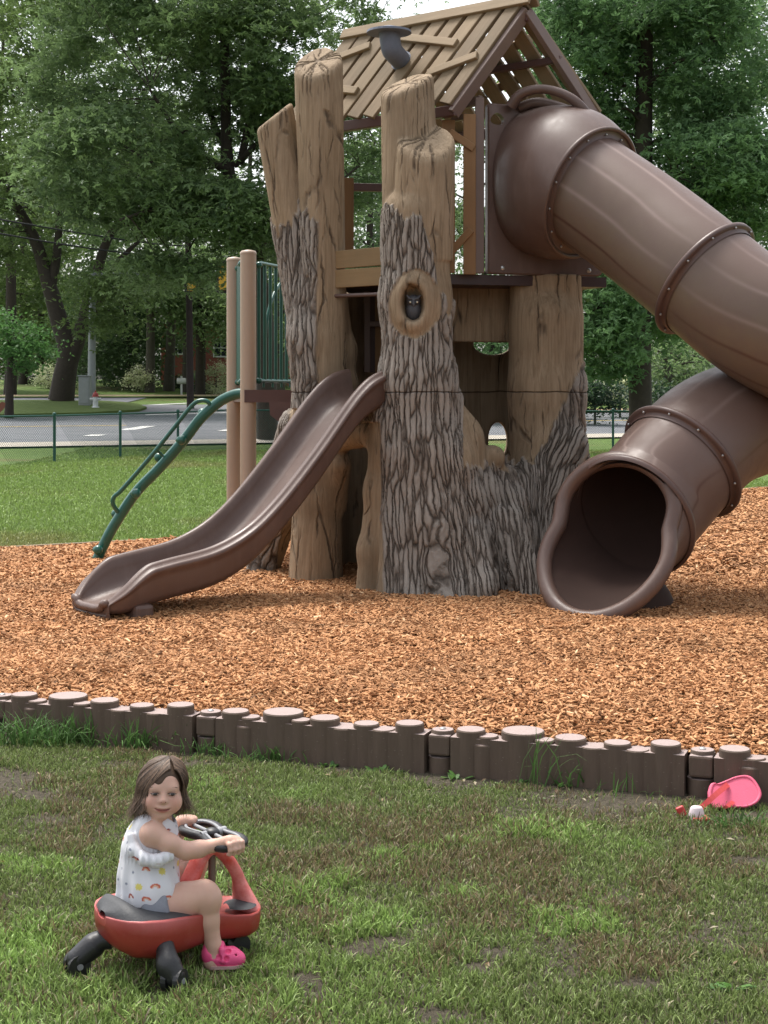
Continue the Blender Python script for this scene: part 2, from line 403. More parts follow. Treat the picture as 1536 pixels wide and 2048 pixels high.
def mark(pts, w, mat=None):                              # painted line along ground points (X,s)
    V=[];Q=[]
    for i,(x,s) in enumerate(pts):
        a=Vector(pts[max(i-1,0)]); b=Vector(pts[min(i+1,len(pts)-1)]); d=(b-a).normalized(); nrm=Vector((-d.y,d.x))*w/2
        for q in (1,-1):
            X=x+nrm.x*q; S=s+nrm.y*q; Y=S+.5*(X+8); V.append((X,Y,float(gz(X,Y))+.045))
    Q=[(2*i,2*i+1,2*i+3,2*i+2) for i in range(len(pts)-1)]
    return tag(npmesh('road_marking',V,Q,None,mat or M['paint']),kind='structure')
for x0,x1,s_ in ((-40,-9.5,57.2),(-2,40,57.2)): 
    for dd in (0,.3): mark([(x,s_+dd) for x in np.linspace(x0,x1,12)],.12,M['yellow'])
mark([(-9.5,50.5),(-8.6,56.6)],.5); mark([(-10.2,66.9),(-4.6,68.4)],.45); mark([(-12,71.5),(-9,74)],.4); mark([(-5.6,52),(-4.6,58)],.4)
# ---- wood chips
t=NT('mulch_bed'); v=t.coord(); n=t.noise(v,60,4,.8); n2=t.noise(v,1.1,4)
c=t.mix(n,(.10,.045,.018),(.36,.18,.07)); c=t.mix(t.ramp(n2,[(.4,0.0),(.7,.5)]),c,(.20,.10,.045)); 
t.bsdf(c,.9,t.bump(n,1.0,.03),.15); M['mulch']=t.m
bed=[(-9,10.8),(-3.9,15.6),(-1.6,17.0),(2.0,20.5),(6.2,25.4),(9.5,27.5),(15,20)]
def back(X): return np.interp(X,[p[0] for p in bed],[p[1] for p in bed])
def mz(X,Y):
    d=np.clip((Y-yb(X))/.8,0,1); dd=(fbm(X*1.5,Y*1.5,0,11)-.5)*.05
    return -.06+.06*d*d*(3-2*d)+dd*d*(1-.0*d)
xs=np.linspace(-8,14,120); ts=np.linspace(0,1,110)
sheet('mulch', lambda X,T:(X,(yb(X)+.05)+T*(back(X)-yb(X)-.05)), xs, ts, M['mulch'], mz)
t=NT('wood_chips'); a=t.attr('tint'); v=t.coord(); n=t.noise(v,.9,4,.6); g=t.noise(v,300,3)
c=t.ramp(a,[(0,(.075,.032,.013)),(.22,(.27,.122,.052)),(.55,(.48,.236,.104)),(.88,(.64,.36,.178)),(1,(.74,.50,.29))])
c=t.mix(t.ramp(n,[(.45,0.0),(.68,.42)]),c,(.20,.105,.05)); t.bsdf(c,.82,t.bump(g,.3,.003),.25); M['chips']=t.m
def chips(X,Y,seed,lmin,lmax):
    r=np.random.default_rng(seed); n=len(X); Z=mz(X,Y)+r.uniform(.0,.022,n)
    L=r.uniform(lmin,lmax,n); Wd=L*r.uniform(.25,.5,n); T=r.uniform(.003,.008,n)
    ya=r.uniform(0,2*np.pi,n); pi_=r.normal(0,.30,n); ro=r.normal(0,.4,n)
    cx,sx_=np.cos(ya),np.sin(ya); u=np.stack([cx*np.cos(pi_),sx_*np.cos(pi_),np.sin(pi_)],1)
    w=np.stack([-sx_*np.cos(ro),cx*np.cos(ro),np.sin(ro)],1); nn=np.cross(u,w); C=np.stack([X,Y,Z],1)
    V=[]
    for k in (0,1):
        for i,j in ((-1,-.6),(1,-1),(1,.5),(-1,1)): V.append(C+u*(L/2*i)[:,None]+w*(Wd/2*j)[:,None]+nn*(T*k)[:,None])
    V=np.stack(V,1).reshape(-1,3); b=np.arange(n)[:,None]*8
    Q=np.concatenate([b+np.array(q) for q in ((4,5,6,7),(0,1,5,4),(1,2,6,5),(2,3,7,6),(3,0,4,7))])
    return V,Q,np.repeat(np.clip(r.normal(.52,.19,n),0,1),8)
def scatter(n,x0,x1,y0f,y1f,seed):
    r=np.random.default_rng(seed); X=r.uniform(x0,x1,n); T=r.uniform(0,1,n); a,b=y0f(X),y1f(X); Y=a+T*np.maximum(b-a,0)
    k=(b>a)&(np.abs(X/Y)<.29); return X[k],Y[k]
VV=[];QQ=[];TT=[];o_=0
for n,y0f,y1f,l0,l1,sd in ((85000,lambda X:yb(X)+.05,lambda X:0*X+9.6,.017,.046,1),(95000,lambda X:np.maximum(yb(X)+.02,9.6),lambda X:np.minimum(back(X),13.2),.024,.055,2),(60000,lambda X:0*X+13.2,lambda X:back(X)-.05,.04,.085,3)):
    X,Y=scatter(n,-4.6,8 if sd==3 else 4.2,y0f,y1f,sd); V,Q,T=chips(X,Y,sd,l0,l1); VV.append(V); QQ.append(Q+o_); TT.append(T); o_+=len(V)
tag(npmesh('wood_chips',np.concatenate(VV),np.concatenate(QQ),None,M['chips'],None,False,{'tint':np.concatenate(TT)}),'loose orange brown wood chips covering the playground bed','wood chips',kind='stuff')
# timber edging along the far side of the bed
bb=BB(); 
for i in range(len(bed)-2):
    a,b=Vector((*bed[i],0)),Vector((*bed[i+1],0)); m=max(1,int((b-a).length/2.4))
    for k in range(m):
        p=a+(b-a)*(k/m); q=a+(b-a)*((k+.985)/m); bb.between((p.x,p.y,-.025),(q.x,q.y,-.025),(0,0,1),.10,.07)
tag(bb.build('timber_edging',M['roofwood']),'low weathered timber edging along the far side of the wood chip bed','edging')
# ---- grass blades
t=NT('grass_blades'); a=t.attr('hue','Color'); d=t.n('ShaderNodeBsdfPrincipled'); t.l(a,d.inputs['Base Color']); d.inputs['Roughness'].default_value=.5; d.inputs['Specular IOR Level'].default_value=.3
tr=t.n('ShaderNodeBsdfTranslucent'); t.l(a,tr.inputs['Color']); mx=t.n('ShaderNodeMixShader'); mx.inputs[0].default_value=.3
t.l(d.outputs[0],mx.inputs[1]); t.l(tr.outputs[0],mx.inputs[2]); t.l(mx.outputs[0],t.out.inputs['Surface']); M['blade']=t.m
def blades(X,Y,Z,H,Wd,col,lean,seed):
    r=np.random.default_rng(seed); n=len(X); az=r.uniform(0,2*np.pi,n); ld=np.stack([np.cos(az),np.sin(az)],1)
    fz=r.uniform(0,2*np.pi,n); wx=np.stack([np.cos(fz),np.sin(fz)],1); ln=np.abs(r.normal(lean,lean*.6,n))
    V=[]
    for tt,ww in ((0,.9),(.5,1.0),(.82,.6)):
        off=ln*H*tt**1.8; z=Z+H*tt*np.sqrt(np.maximum(0.15,1-(ln*tt)**2*.6))
        for q in (-1,1): V.append(np.stack([X+ld[:,0]*off+wx[:,0]*Wd*ww*.5*q, Y+ld[:,1]*off+wx[:,1]*Wd*ww*.5*q, z],1))
    off=ln*H; V.append(np.stack([X+ld[:,0]*off,Y+ld[:,1]*off,Z+H*np.sqrt(np.maximum(.15,1-ln**2*.6))],1))
    V=np.stack(V,1).reshape(-1,3); b=np.arange(n)[:,None]*7
    Q=np.concatenate([b+np.array([0,1,3,2]),b+np.array([2,3,5,4])]); T=b+np.array([4,5,6])
    return V,Q,T,np.repeat(col,7,0)
# bare soil patches on the near lawn, centre pixel and size in metres
PATCH=[(60,1592,.32,.12),(100,1640,.18,.08),(15,1560,.25,.2),(730,1530,.55,.16),(1000,1545,.6,.2),(1230,1600,.65,.24),(1480,1635,.35,.12),(735,1900,.17,.08),(770,1885,.12,.05),(1000,1905,.09,.05),(1285,1970,.13,.06),(625,1995,.07,.08),(610,1960,.08,.06),(960,1935,.09,.05),(380,1530,.5,.08),(900,1560,.4,.12),(1500,1720,.14,.05),(870,2030,.12,.05)]
def bare(X,Y):
    m=np.zeros_like(X)
    for px,py,rx,ry in PATCH:
        c=on(px,py,-.23); d=((X-c.x)/rx)**2+((Y-c.y)/(ry*1.5))**2; m=np.maximum(m,np.clip(1.0-d,0,1)*1.1)
    return m*(.55+.9*fbm(X*9,Y*9,0,5))
r=np.random.default_rng(21); n=520000
X=r.uniform(-2.6,2.6,n); Y=r.uniform(4.0,8.6,n); k=(Y<yb(X)-.16)&(np.abs(X/Y)<.275); X,Y=X[k],Y[k]
clump=fbm(X*7,Y*7,0,31,3); big=fbm(X*1.3,Y*1.3,0,41,3); seedy=fbm(X*2.4+5,Y*2.4,0,51,4)
k=(r.uniform(0,1,len(X))<np.clip(.5+1.9*(clump-.25),.42,1)*(1-np.clip(bare(X,Y),0,1)*.97)); X,Y,clump,big,seedy=X[k],Y[k],clump[k],big[k],seedy[k]
n=len(X); Z=gz(X,Y)-.004
H=r.uniform(.018,.042,n)*(.55+1.0*clump)*(1-.25*(big>.56))
lush=np.clip((fbm(X*1.7,Y*1.7+3,0,61,3)-.48)*9,0,1)
near=np.clip((5.6-Y)/.8,0,1)*np.clip((.45-X)/.8,0,1); lush=np.clip(lush*.7+near*.55,0,1)
br=np.clip((seedy-.44)*7,0,1)*(1-lush)
g0=np.array([.165,.215,.068]); g1=np.array([.245,.365,.098]); b0=np.array([.185,.14,.078]); s0=np.array([.24,.22,.13])
u=r.uniform(0,1,n)[:,None]
col=g0*(1-lush[:,None])+g1*lush[:,None]; isb=(r.uniform(0,1,n)<br*.40)[:,None]; col=np.where(isb,b0,col)
iss=(r.uniform(0,1,n)<.09)[:,None]; col=np.where(iss,s0,col); col=col*(.42+1.2*u)
H=H*(1+.45*(lush>.5)+.35*isb[:,0])
for px_,py_,rx_,ry_ in ((450,1938,.085,.09),(325,1975,.06,.10),(165,1945,.06,.1)):
    c_=on(px_,py_,-.23); q_=np.clip(1.35-((X-c_.x)/rx_)**2-((Y-c_.y+.03)/ry_)**2,0,1); H=H*(1-.72*q_)
V,Q,T,C=blades(X,Y,Z,H,r.uniform(.003,.0062,n)*(1+.3*lush),col,.55,22)
tag(npmesh('grass',V,Q,T,M['blade'],None,True,{'hue':C}),'patchy green and olive grass blades of the near lawn','grass',kind='stuff')
# dry leaf bits and crumbs lying in the near lawn
r=np.random.default_rng(77); n=1500; X=r.uniform(-2.3,2.3,n); Y=r.uniform(4.3,8.4,n); k=(Y<yb(X)-.12)&(r.uniform(0,1,n)<.18+.8*np.clip(bare(X,Y),0,1)+.5*(Y>yb(X)-.5)); X,Y=X[k],Y[k]; n=len(X); Z=gz(X,Y)+.006+r.uniform(0,.012,n)
a=r.uniform(0,6.28,n); S_=r.uniform(.006,.019,n); d=np.stack([np.cos(a),np.sin(a),r.normal(0,.25,n)],1); w=np.stack([-np.sin(a),np.cos(a),r.normal(0,.3,n)],1); C_=np.stack([X,Y,Z],1)
V=np.stack([C_-d*S_[:,None],C_+w*(S_*.45)[:,None]+np.array([0,0,.003]),C_+d*S_[:,None],C_-w*(S_*.45)[:,None]+np.array([0,0,.003])],1).reshape(-1,3); Q=np.arange(n*4).reshape(-1,4)
pal=np.array([[.22,.14,.07],[.33,.25,.14],[.12,.075,.045],[.38,.33,.22],[.10,.16,.05]]); cc=pal[r.integers(0,5,n)]*r.uniform(.7,1.2,n)[:,None]
tag(npmesh('leaf_litter',V,Q,None,M['blade'],None,False,{'hue':np.repeat(cc,4,0)}),'dry leaf bits scattered on the near lawn and bare soil','leaf litter',kind='stuff')
# far lawn, coarser
n=260000; r=np.random.default_rng(23); X=r.uniform(-9,7,n); T_=r.uniform(0,1,n)**1.6; Y=back(X)+.08+T_*(46-back(X)); k=(np.abs(X/Y)<.27)&((X/Y<-.03)|(X/Y>.055)); X,Y=X[k],Y[k]; n=len(X)
dry=np.clip((fbm(X*.5,Y*.25,0,71,3)-.47)*6,0,1); col=np.array([.205,.295,.078])*(1-.6*dry[:,None])+np.array([.25,.21,.09])*.6*dry[:,None]
col=col*(.65+.7*r.uniform(0,1,n))[:,None]
V,Q,T,C=blades(X,Y,gz(X,Y)-.005,r.uniform(.03,.08,n),r.uniform(.008,.016,n)*(Y/18),col,.6,24)
tag(npmesh('grass',V,Q,T,M['blade'],None,True,{'hue':C}),'bright green grass blades of the far lawn beyond the wood chips','grass',kind='stuff')
# ------------------------------------------------------------------ the play structure (everything bolted together = one thing)
PS=thing('play_structure','tree stump playground tower with slatted roof, brown slides and green climber','play structure',(0.4,13.0,0))
def v3(p): return np.array(p,float)
F=Field((-1.75,11.75,-.06),(2.1,14.85,4.75),.0125)
def stub(a,b,ra,rb,nb,k=.06,rd=.07):
    a=v3(a);b=v3(b);nb=v3(nb)/np.linalg.norm(nb);ab=b-a;L=np.linalg.norm(ab);u=ab/L;R=max(ra,rb)+.15
    def fn(X,Y,Z):
        dx,dy,dz=X-a[0],Y-a[1],Z-a[2]; t=dx*u[0]+dy*u[1]+dz*u[2]
        an=np.arctan2(dy,dx); wob=1+.035*np.sin(3*an+a[0]*9)+.03*np.sin(5*an+2+a[2]*2)
        rad=np.sqrt(np.maximum(dx*dx+dy*dy+dz*dz-t*t,0))-(ra+(rb-ra)*np.clip(t/L,-.2,1.2))*wob
        pl=(X-b[0])*nb[0]+(Y-b[1])*nb[1]+(Z-b[2])*nb[2]
        h=np.maximum(rd-np.abs(rad-pl),0)/rd; d=np.maximum(rad,pl)+h*h*rd*.25
        return np.maximum(d,-t)
    F.op(fn,np.minimum(a,b)-R,np.maximum(a,b)+R+np.array([0,0,.2]),k)
def wall(p,q,th,z0,z1,k=.1):
    p=v3(p);q=v3(q);pq=q-p;L=pq@pq
    def fn(X,Y,Z):
        t=np.clip(((X-p[0])*pq[0]+(Y-p[1])*pq[1])/L,0,1); d2=np.sqrt((X-p[0]-t*pq[0])**2+(Y-p[1]-t*pq[1])**2)-th
        return np.maximum(np.maximum(d2,z0-Z),Z-z1)
    F.op(fn,np.array([*(np.minimum(p,q)-th-.15),z0-.15]),np.array([*(np.maximum(p,q)+th+.15),z1+.15]),k)
# front trunk
fY=12.42
F.limb([at(833,430,fY),at(833,600,fY),at(836,760,fY),at(842,900,fY),at(850,1050,fY-.02),at(856,1200,fY-.03)],[.268,.262,.275,.31,.35,.385],.12)
stub(at(842,520,fY),at(852,276,fY-.05),.245,.226,(.06,-.66,.75),.02,.05)
stub(at(822,520,fY+.12),at(812,166,fY+.16),.24,.212,(-.34,-.36,.87),.015,.05)
F.limb([at(880,800,fY+.05),at(912,880,fY+.15),at(930,1000,fY+.15),at(955,1150,fY-.02)],[.14,.20,.235,.20],.12)
F.limb([at(788,840,fY),at(762,980,fY),at(744,1100,fY-.05),at(738,1210,fY-.08)],[.18,.12,.10,.115],.10)
F.ell(at(965,1178,12.02),(.115,.17,.15),.05); F.limb([at(945,1060,12.2),at(965,1150,12.05)],[.07,.10],.05); F.limb([at(1010,1040,12.4),at(1050,1150,12.2),at(1075,1200,12.1)],[.09,.115,.13],.05); F.limb([at(915,1080,12.25),at(905,1210,11.98)],[.09,.13],.05); F.limb([at(832,1100,12.15),at(822,1210,12.0)],[.08,.11],.05); F.ell(at(905,930,fY-.1),(.16,.16,.22),.1); F.ell(at(940,1010,fY-.08),(.10,.12,.2),.08)
F.limb([at(795,900,fY-.2),at(788,1080,fY-.27),at(782,1205,fY-.36)],[0.060,0.065,0.085],.035); F.limb([at(832,930,fY-.2),at(832,1080,fY-.27),at(826,1205,fY-.36)],[0.065,0.070,0.085],.035); F.limb([at(868,890,fY-.2),at(874,1080,fY-.27),at(885,1205,fY-.36)],[0.060,0.065,0.090],.035); F.limb([at(905,960,fY-.2),at(918,1080,fY-.27),at(932,1205,fY-.36)],[0.060,0.070,0.080],.035); F.limb([at(800,1050,fY-.2),at(790,1190,fY-.33)],[.12,.14],.1); F.limb([at(870,1060,fY-.25),at(880,1195,fY-.33)],[.10,.13],.1)
# low saddle wall with roots
F.limb([at(930,985,12.6),at(1000,985,12.82),at(1075,985,13.02),at(1130,985,13.2)],[.16,.15,.15,.2],.12)
F.limb([at(940,1090,12.45),at(1010,1090,12.68),at(1090,1090,12.85),at(1150,1090,13.1)],[.22,.2,.2,.25],.15)
F.limb([at(1000,960,12.75),at(1015,1060,12.55),at(1035,1190,12.3)],[.12,.15,.13],.1)
F.limb([at(1060,960,12.95),at(1075,1080,12.7),at(1095,1185,12.35)],[.14,.16,.15],.1)
F.limb([at(1110,900,13.1),at(1140,1060,12.95),at(1165,1180,12.6)],[.2,.22,.18],.12)
F.ell(at(985,915,12.66),(.10,.1,.10),.08); F.ell(at(1150,905,13.05),(.10,.12,.16),.08); F.ell(at(1030,1010,12.6),(.10,.08,.12),.08)
# right trunk
F.limb([at(1092,640,13.3),at(1092,780,13.3),at(1096,950,13.3),at(1104,1170,13.25)],[.308,.30,.325,.42],.12)
wall((1.30,13.3),(1.50,13.3),.21,1.0,2.60,.05)
# left trunks
lY=13.1
stub(at(655,830,lY-.02),at(636,122,lY-.04),.165,.204,(-.16,-.62,.77),.05,.05)
stub(at(618,640,lY+.10),at(548,232,lY+.12),.165,.168,(-.62,-.18,.78),.012,.04)
F.limb([at(622,590,lY+.05),at(630,680,lY),at(640,820,lY),at(635,1000,lY),at(631,1180,lY-.03)],[.18,.212,.21,.205,.232],.06)
F.limb([at(665,600,lY+.1),at(683,700,lY+.1),at(690,770,lY+.1),at(668,870,lY+.05)],[.115,.11,.09,.08],.1)
F.limb([at(605,860,lY+.25),at(560,1020,lY+.5),at(520,1165,lY+.75)],[.2,.17,.13],.12)
F.limb([at(660,815,12.98),at(720,815,12.75),at(785,815,12.52)],[.12,.11,.12],.08)
F.limb([at(672,880,12.98),at(712,865,12.78),at(760,868,12.55),at(775,930,12.5)],[.12,.11,.12,.10],.08)
F.limb([at(680,930,12.95),at(664,1000,lY)],[.10,.12],.08)
# shell behind
wall((-.55,13.15),(-.38,14.3),.07,-.1,2.5); wall((-.38,14.3),(1.35,14.5),.07,-.1,2.58); wall((1.35,14.5),(1.45,13.3),.07,-.1,2.58)
wall((.45,13.45),(1.2,13.55),.05,1.6+100*13.4/FP,2.58,.04)
F.ell(at(985,688,14.45),(.185,.5,.105),.02,'sub'); F.ell(at(995,880,14.45),(.092,.5,.17),.02,'sub')
# knot hole
kc=at(826,607,fY-.265)
def ring(X,Y,Z):
    x=X-kc.x;z=Z-kc.z;y=Y-kc.y-x*x/.56; q=np.sqrt((x/.122)**2+(z/.175)**2); return np.sqrt(((q-1)*.145)**2+y*y)-.042
F.op(ring,(kc.x-.25,kc.y-.12,kc.z-.3),(kc.x+.25,kc.y+.25,kc.z+.3),.05)
F.ell((kc.x,kc.y-.01,kc.z),(.092,.15,.145),.03,'sub')
V,Q=F.mesh(); del F.d
X_,Y_,Z_=V.T
jag=(fbm(X_*14,Y_*14,Z_*1.5,5,3)-.5)
def sstep(x,a,b): u=np.clip((x-a)/(b-a),0,1); return u*u*(3-2*u)
isF=(X_>-.2)&(X_<.62)&(Y_<13.0); isL=(X_<-.2)
zb=np.interp(X_,[-.05,.05,.15,.3,.42,.5],[3.02,3.12,2.98,3.12,2.55,2.3])
barkF=sstep(zb+jag*.55-Z_,0,.03)*(1-sstep((-.03+np.clip(1.05-Z_,0,1.05)*.03)-X_+jag*.05,-.02,.01)*(Z_<1.35))
kd=np.sqrt(((X_-kc.x-.02)/.19)**2+((Z_-kc.z+.01)/.255)**2); barkF=barkF*sstep(kd+jag*.35,.98,1.06)
zs=np.where(X_<1.24,1.04,1.0+(X_-1.24)*1.9)
barkR=sstep(zs+jag*.3-Z_,0,.04)*(Y_<13.65)
barkL=np.where(Z_>1.45,sstep(3.08+jag*.8-Z_,0,.03)*sstep(-.535+jag*.12-X_,0,.02)*(Y_<13.3),sstep(-.80+(1.2-Z_)*-.10+jag*.1-X_,0,.03))
bark=np.where(isL,barkL,np.where(isF,barkF,barkR))
bark=bark*(1-((Z_>1.05)&(X_>.42)&(Y_>12.85)&(X_<1.24)))
# radial splits on the sawn tops
crk=np.zeros(len(V))
for c,rr,nb_ in ((at(852,276,fY-.05),.25,(.06,-.66,.75)),(at(812,166,fY+.16),.24,(-.34,-.36,.87)),(at(636,122,lY-.04),.23,(-.16,-.62,.77)),(at(548,232,lY+.12),.2,(-.62,-.18,.78))):
    dx,dy,dz=X_-c.x,Y_-c.y,Z_-c.z; rad=np.sqrt(dx*dx+dy*dy)
    pd=dx*nb_[0]+dy*nb_[1]+dz*nb_[2]; m=(pd<.05)&(rad<rr*1.12); an=np.arctan2(dy,dx)+.35*(fbm(X_*9,Y_*9,Z_*9,8,2)-.5)
    cr=np.zeros(len(V))
    rs=np.random.default_rng(int(abs(c.x)*1000))
    for a0 in rs.uniform(-math.pi,math.pi,15):
        da=np.abs((an-a0+math.pi)%(2*math.pi)-math.pi)*np.maximum(rad,.02); cr=np.maximum(cr,np.clip(1-da/.009,0,1)*(rad>rs.uniform(0,.1)))
    cr=np.maximum(cr,np.clip(1-rad/.035,0,1)*.8)
    crk=np.maximum(crk,cr*m*sstep(.17+pd,0,.10))
lean=np.clip(1.3-Z_,0,1.3); wX=np.maximum(sstep(X_,.36,.52),sstep(.75-Z_,0,.35)); uF=.42*np.arctan2(X_-.27,(12.62-Y_)*(1-wX)+.46*wX)+.55*np.maximum(X_-.5,0)-.14*lean*sstep(X_,.3,.6)*(1-sstep(X_,1.05,1.3))+.30*lean*sstep(X_,1.2,1.4); uL=.24*np.arctan2(X_+.62,13.25-Y_)-2; bco=np.stack([np.where(X_<-.2,uL,uF),.08*Y_,Z_],1)
t=NT('sculpted_stump'); B=t.attr('bark'); CR=t.attr('crack'); v=t.coord()
wob=t.noise(t.coord((4,4,2.0)),1.0,3,.5)
wv=t.n('ShaderNodeVectorMath',operation='MULTIPLY_ADD'); 
nz=t.n('ShaderNodeTexNoise'); nz.inputs['Scale'].default_value=4; nz.inputs['Detail'].default_value=4; t.l(v,nz.inputs['Vector'])
t.l(nz.outputs['Color'],wv.inputs[0]); wv.inputs[1].default_value=(.06,.06,.16); t.l(t.attr('bco','Vector'),wv.inputs[2])
def mapped(vec,sc):
    mp=t.n('ShaderNodeMapping'); mp.inputs['Scale'].default_value=sc; t.l(vec,mp.inputs[0]); return mp.outputs[0]
e1=t.vor(mapped(wv.outputs[0],(34,14,2.9)),1.0,'DISTANCE_TO_EDGE'); e2=t.vor(mapped(wv.outputs[0],(44,30,6)),1.0,'DISTANCE_TO_EDGE')
r1=t.ramp(e1,[(.01,0.0),(.13,.8),(.36,1.0)]); r2=t.ramp(e2,[(.0,0.0),(.25,1.0)])
fine=t.noise(t.coord((60,60,18)),1.0,4,.7)
rid=t.math('ADD',t.math('MULTIPLY',r1,.72),t.math('ADD',t.math('MULTIPLY',r2,.13),t.math('MULTIPLY',fine,.22)))
barkc=t.ramp(rid,[(.10,(.048,.037,.029)),(.34,(.145,.119,.097)),(.64,(.235,.202,.171)),(1.0,(.335,.298,.26))])
lich=t.noise(v,2.3,4,.6); barkc=t.mix(t.ramp(lich,[(.5,0.0),(.75,.35)]),barkc,(.20,.185,.165),'MIX')
grain=t.noise(t.coord((30,30,1.8)),1.0,6,.65,.8); blot=t.noise(v,2.2,5,.6)
wood=t.ramp(grain,[(.25,(.19,.132,.080)),(.5,(.295,.218,.140)),(.8,(.395,.302,.205))]); wood=t.mix(t.ramp(blot,[(.45,0.0),(.75,.6)]),wood,(.165,.118,.075))
ck=t.vor(mapped(wv.outputs[0],(6.5,6.5,.62)),1.0,'DISTANCE_TO_EDGE'); gate=t.noise(t.coord((7,7,1.6)),1.0,3,.6)
ckm=t.math('MULTIPLY',t.ramp(ck,[(.005,1.0),(.035,0.0)]),t.ramp(gate,[(.46,0.0),(.60,1.0)]))
ck2=t.vor(mapped(wv.outputs[0],(15,15,1.3)),1.0,'DISTANCE_TO_EDGE'); ckm2=t.math('MULTIPLY',t.ramp(ck2,[(.01,.8),(.05,0.0)]),t.ramp(gate,[(.56,0.0),(.70,1.0)]))
ckm=t.math('MAXIMUM',t.math('MAXIMUM',ckm,ckm2),CR)
wood=t.mix(t.math('MULTIPLY',ckm,.85),wood,(.055,.038,.026))
col=t.mix(B,wood,barkc)
sp=t.n('ShaderNodeSeparateXYZ'); t.l(v,sp.inputs[0])
seam=t.ramp(t.math('ABSOLUTE',t.math('SUBTRACT',t.math('ADD',sp.outputs[2],t.math('MULTIPLY',t.math('SUBTRACT',nz.outputs['Fac'],.5),.05)),1.597)),[(.002,.9),(.007,0.0)])
col=t.mix(seam,col,(.03,.02,.015))
hb=t.math('MULTIPLY',rid,t.math('MULTIPLY',B,.029)); hw=t.math('MULTIPLY',ckm,-.012); hs_=t.math('MULTIPLY',seam,-.010); hg=t.math('MULTIPLY',grain,t.math('MULTIPLY',t.math('SUBTRACT',1.0,B),.006))
H=t.math('ADD',t.math('ADD',hb,hg),t.math('ADD',hw,hs_))
t.bsdf(col,.82,None,.25)
dp=t.n('ShaderNodeDisplacement'); dp.inputs['Midlevel'].default_value=0; dp.inputs['Scale'].default_value=1.0; t.l(H,dp.inputs['Height']); t.l(dp.outputs[0],t.out.inputs['Displacement'])
t.m.displacement_method='BOTH'; M['stump']=t.m
stump=npmesh('tree_stump',V,Q,None,M['stump'],PS,True,{'bark':bark,'crack':crk,'bco':bco})
tag(stump,'hollow sculpted tree stump with rough grey bark below and smooth tan cut tops')
# owl in the knot hole
OF=Field((kc.x-.11,kc.y-.06,kc.z-.17),(kc.x+.11,kc.y+.16,kc.z+.13),.005); oc=Vector((kc.x+.005,kc.y+.075,kc.z))
OF.ell(oc+Vector((0,0,-.05)),(.062,.05,.085),.02); OF.ell(oc+Vector((0,-.015,.03)),(.058,.045,.045),.02)
for sx_ in (-1,1):
    OF.cone(oc+Vector((0,-.058,.0)),oc+Vector((sx_*.05,-.048,.062)),.012,.010,.012)
    OF.ell(oc+Vector((sx_*.027,-.062,.012)),(.022,.02,.022),.008,'sub'); OF.ell(oc+Vector((sx_*.027,-.05,.010)),(.015,.012,.015),.006)
OF.cone(oc+Vector((0,-.058,.008)),oc+Vector((0,-.07,-.025)),.012,.004,.01)
V,Q=OF.mesh(); M['owl']=plain('dark_grey_stone',(.055,.055,.062),.5,.3,40,.3,160); owl=npmesh('owl_carving',V,Q,None,M['owl'],PS); tag(owl,'dark grey owl peering out of the oval knot hole')
M['eye']=plain('painted_eye',(.6,.55,.4),.3,.05)
for ex_ in (.029,-.027): m=MB(); m.ball(oc+Vector((ex_,-.063,.012)),.0075); m.build('eye',M['eye'],owl)
# ---- decks
def prism(name,pts,z0,z1,mat,parent):
    n=len(pts); m=MB(); m.add([(x,y,z) for z in (z0,z1) for x,y in pts],[tuple(range(n))[::-1],tuple(range(n,2*n))]+[(i,(i+1)%n,n+(i+1)%n,n+i) for i in range(n)]); return m.build(name,mat,parent)
d1=prism('upper_deck',[(.47,12.86),(1.92,13.28),(1.45,14.4),(-.3,14.25),(-.42,13.3),(.1,12.75)],2.50,2.585,M['darkmetal'],PS)
d2=prism('lower_deck',[(-1.29,14.22),(-1.50,15.15),(-.45,15.5),(-.30,13.35),(-.05,12.72),(-.33,12.92),(-.62,13.5),(-.8,14.22)],1.50,1.615,M['redbrown'],PS); 
bx=MB(); c=at(578,820,13.55); bx.add([at(538,803,13.45),at(610,803,13.45),at(610,905,13.45),at(576,858,13.45),at(540,830,13.45),at(538,803,13.7),at(610,803,13.7),at(610,905,13.7),at(576,858,13.7),at(540,830,13.7)],[(4,3,2,1,0),(5,6,7,8,9),(0,1,6,5),(1,2,7,6),(2,3,8,7),(3,4,9,8),(4,0,5,9)]); bx.build('deck_bracket',M['redbrown'],PS)
# ---- roof
R0=at(1058,8,12.9); R1=at(698,76,14.16); R1.z=R0.z; E0=at(913,209,12.73); E1=E0+(R1-R0); E2=Vector((at(1200,228,13.15).x,13.15,E0.z)); E3=E2+(R1-R0)
roof=thing('roof',None,None,(R0+R1)/2); fixinv(roof,PS); roof.location=(R0+R1)/2; tag(roof,'steep gabled roof of spaced weathered boards on brown beams')
def slope(e0,e1,seed,n=10):
    bb=BB(); rs=np.random.default_rng(seed); nrm=(R1-R0).cross(e0-R0).normalized(); nrm=nrm if nrm.z>0 else -nrm; ed=(R1-R0).normalized(); step=(R1-R0).length/n
    for i in range(n):
        u=(i+.5)/n; w=step*rs.uniform(.66,.80); a=R0.lerp(R1,u)+nrm*.03; b=e0.lerp(e1,u)+nrm*.03; b=b+(b-a).normalized()*rs.uniform(-.01,.05)
        tw=rs.normal(0,.012); bb.between(a+ed*tw,b-ed*tw,ed,w,.035,.006)
    return bb,nrm,ed
def hit(px,py,p,n):
    o=Vector((0,0,EYE)); d=at(px,py,1.0)-o; return o+d*((p-o).dot(n)/d.dot(n))
bb,n1_,ed=slope(E0,E1,3); roof_b=bb.build('slat_board',M['roofwood'],roof)
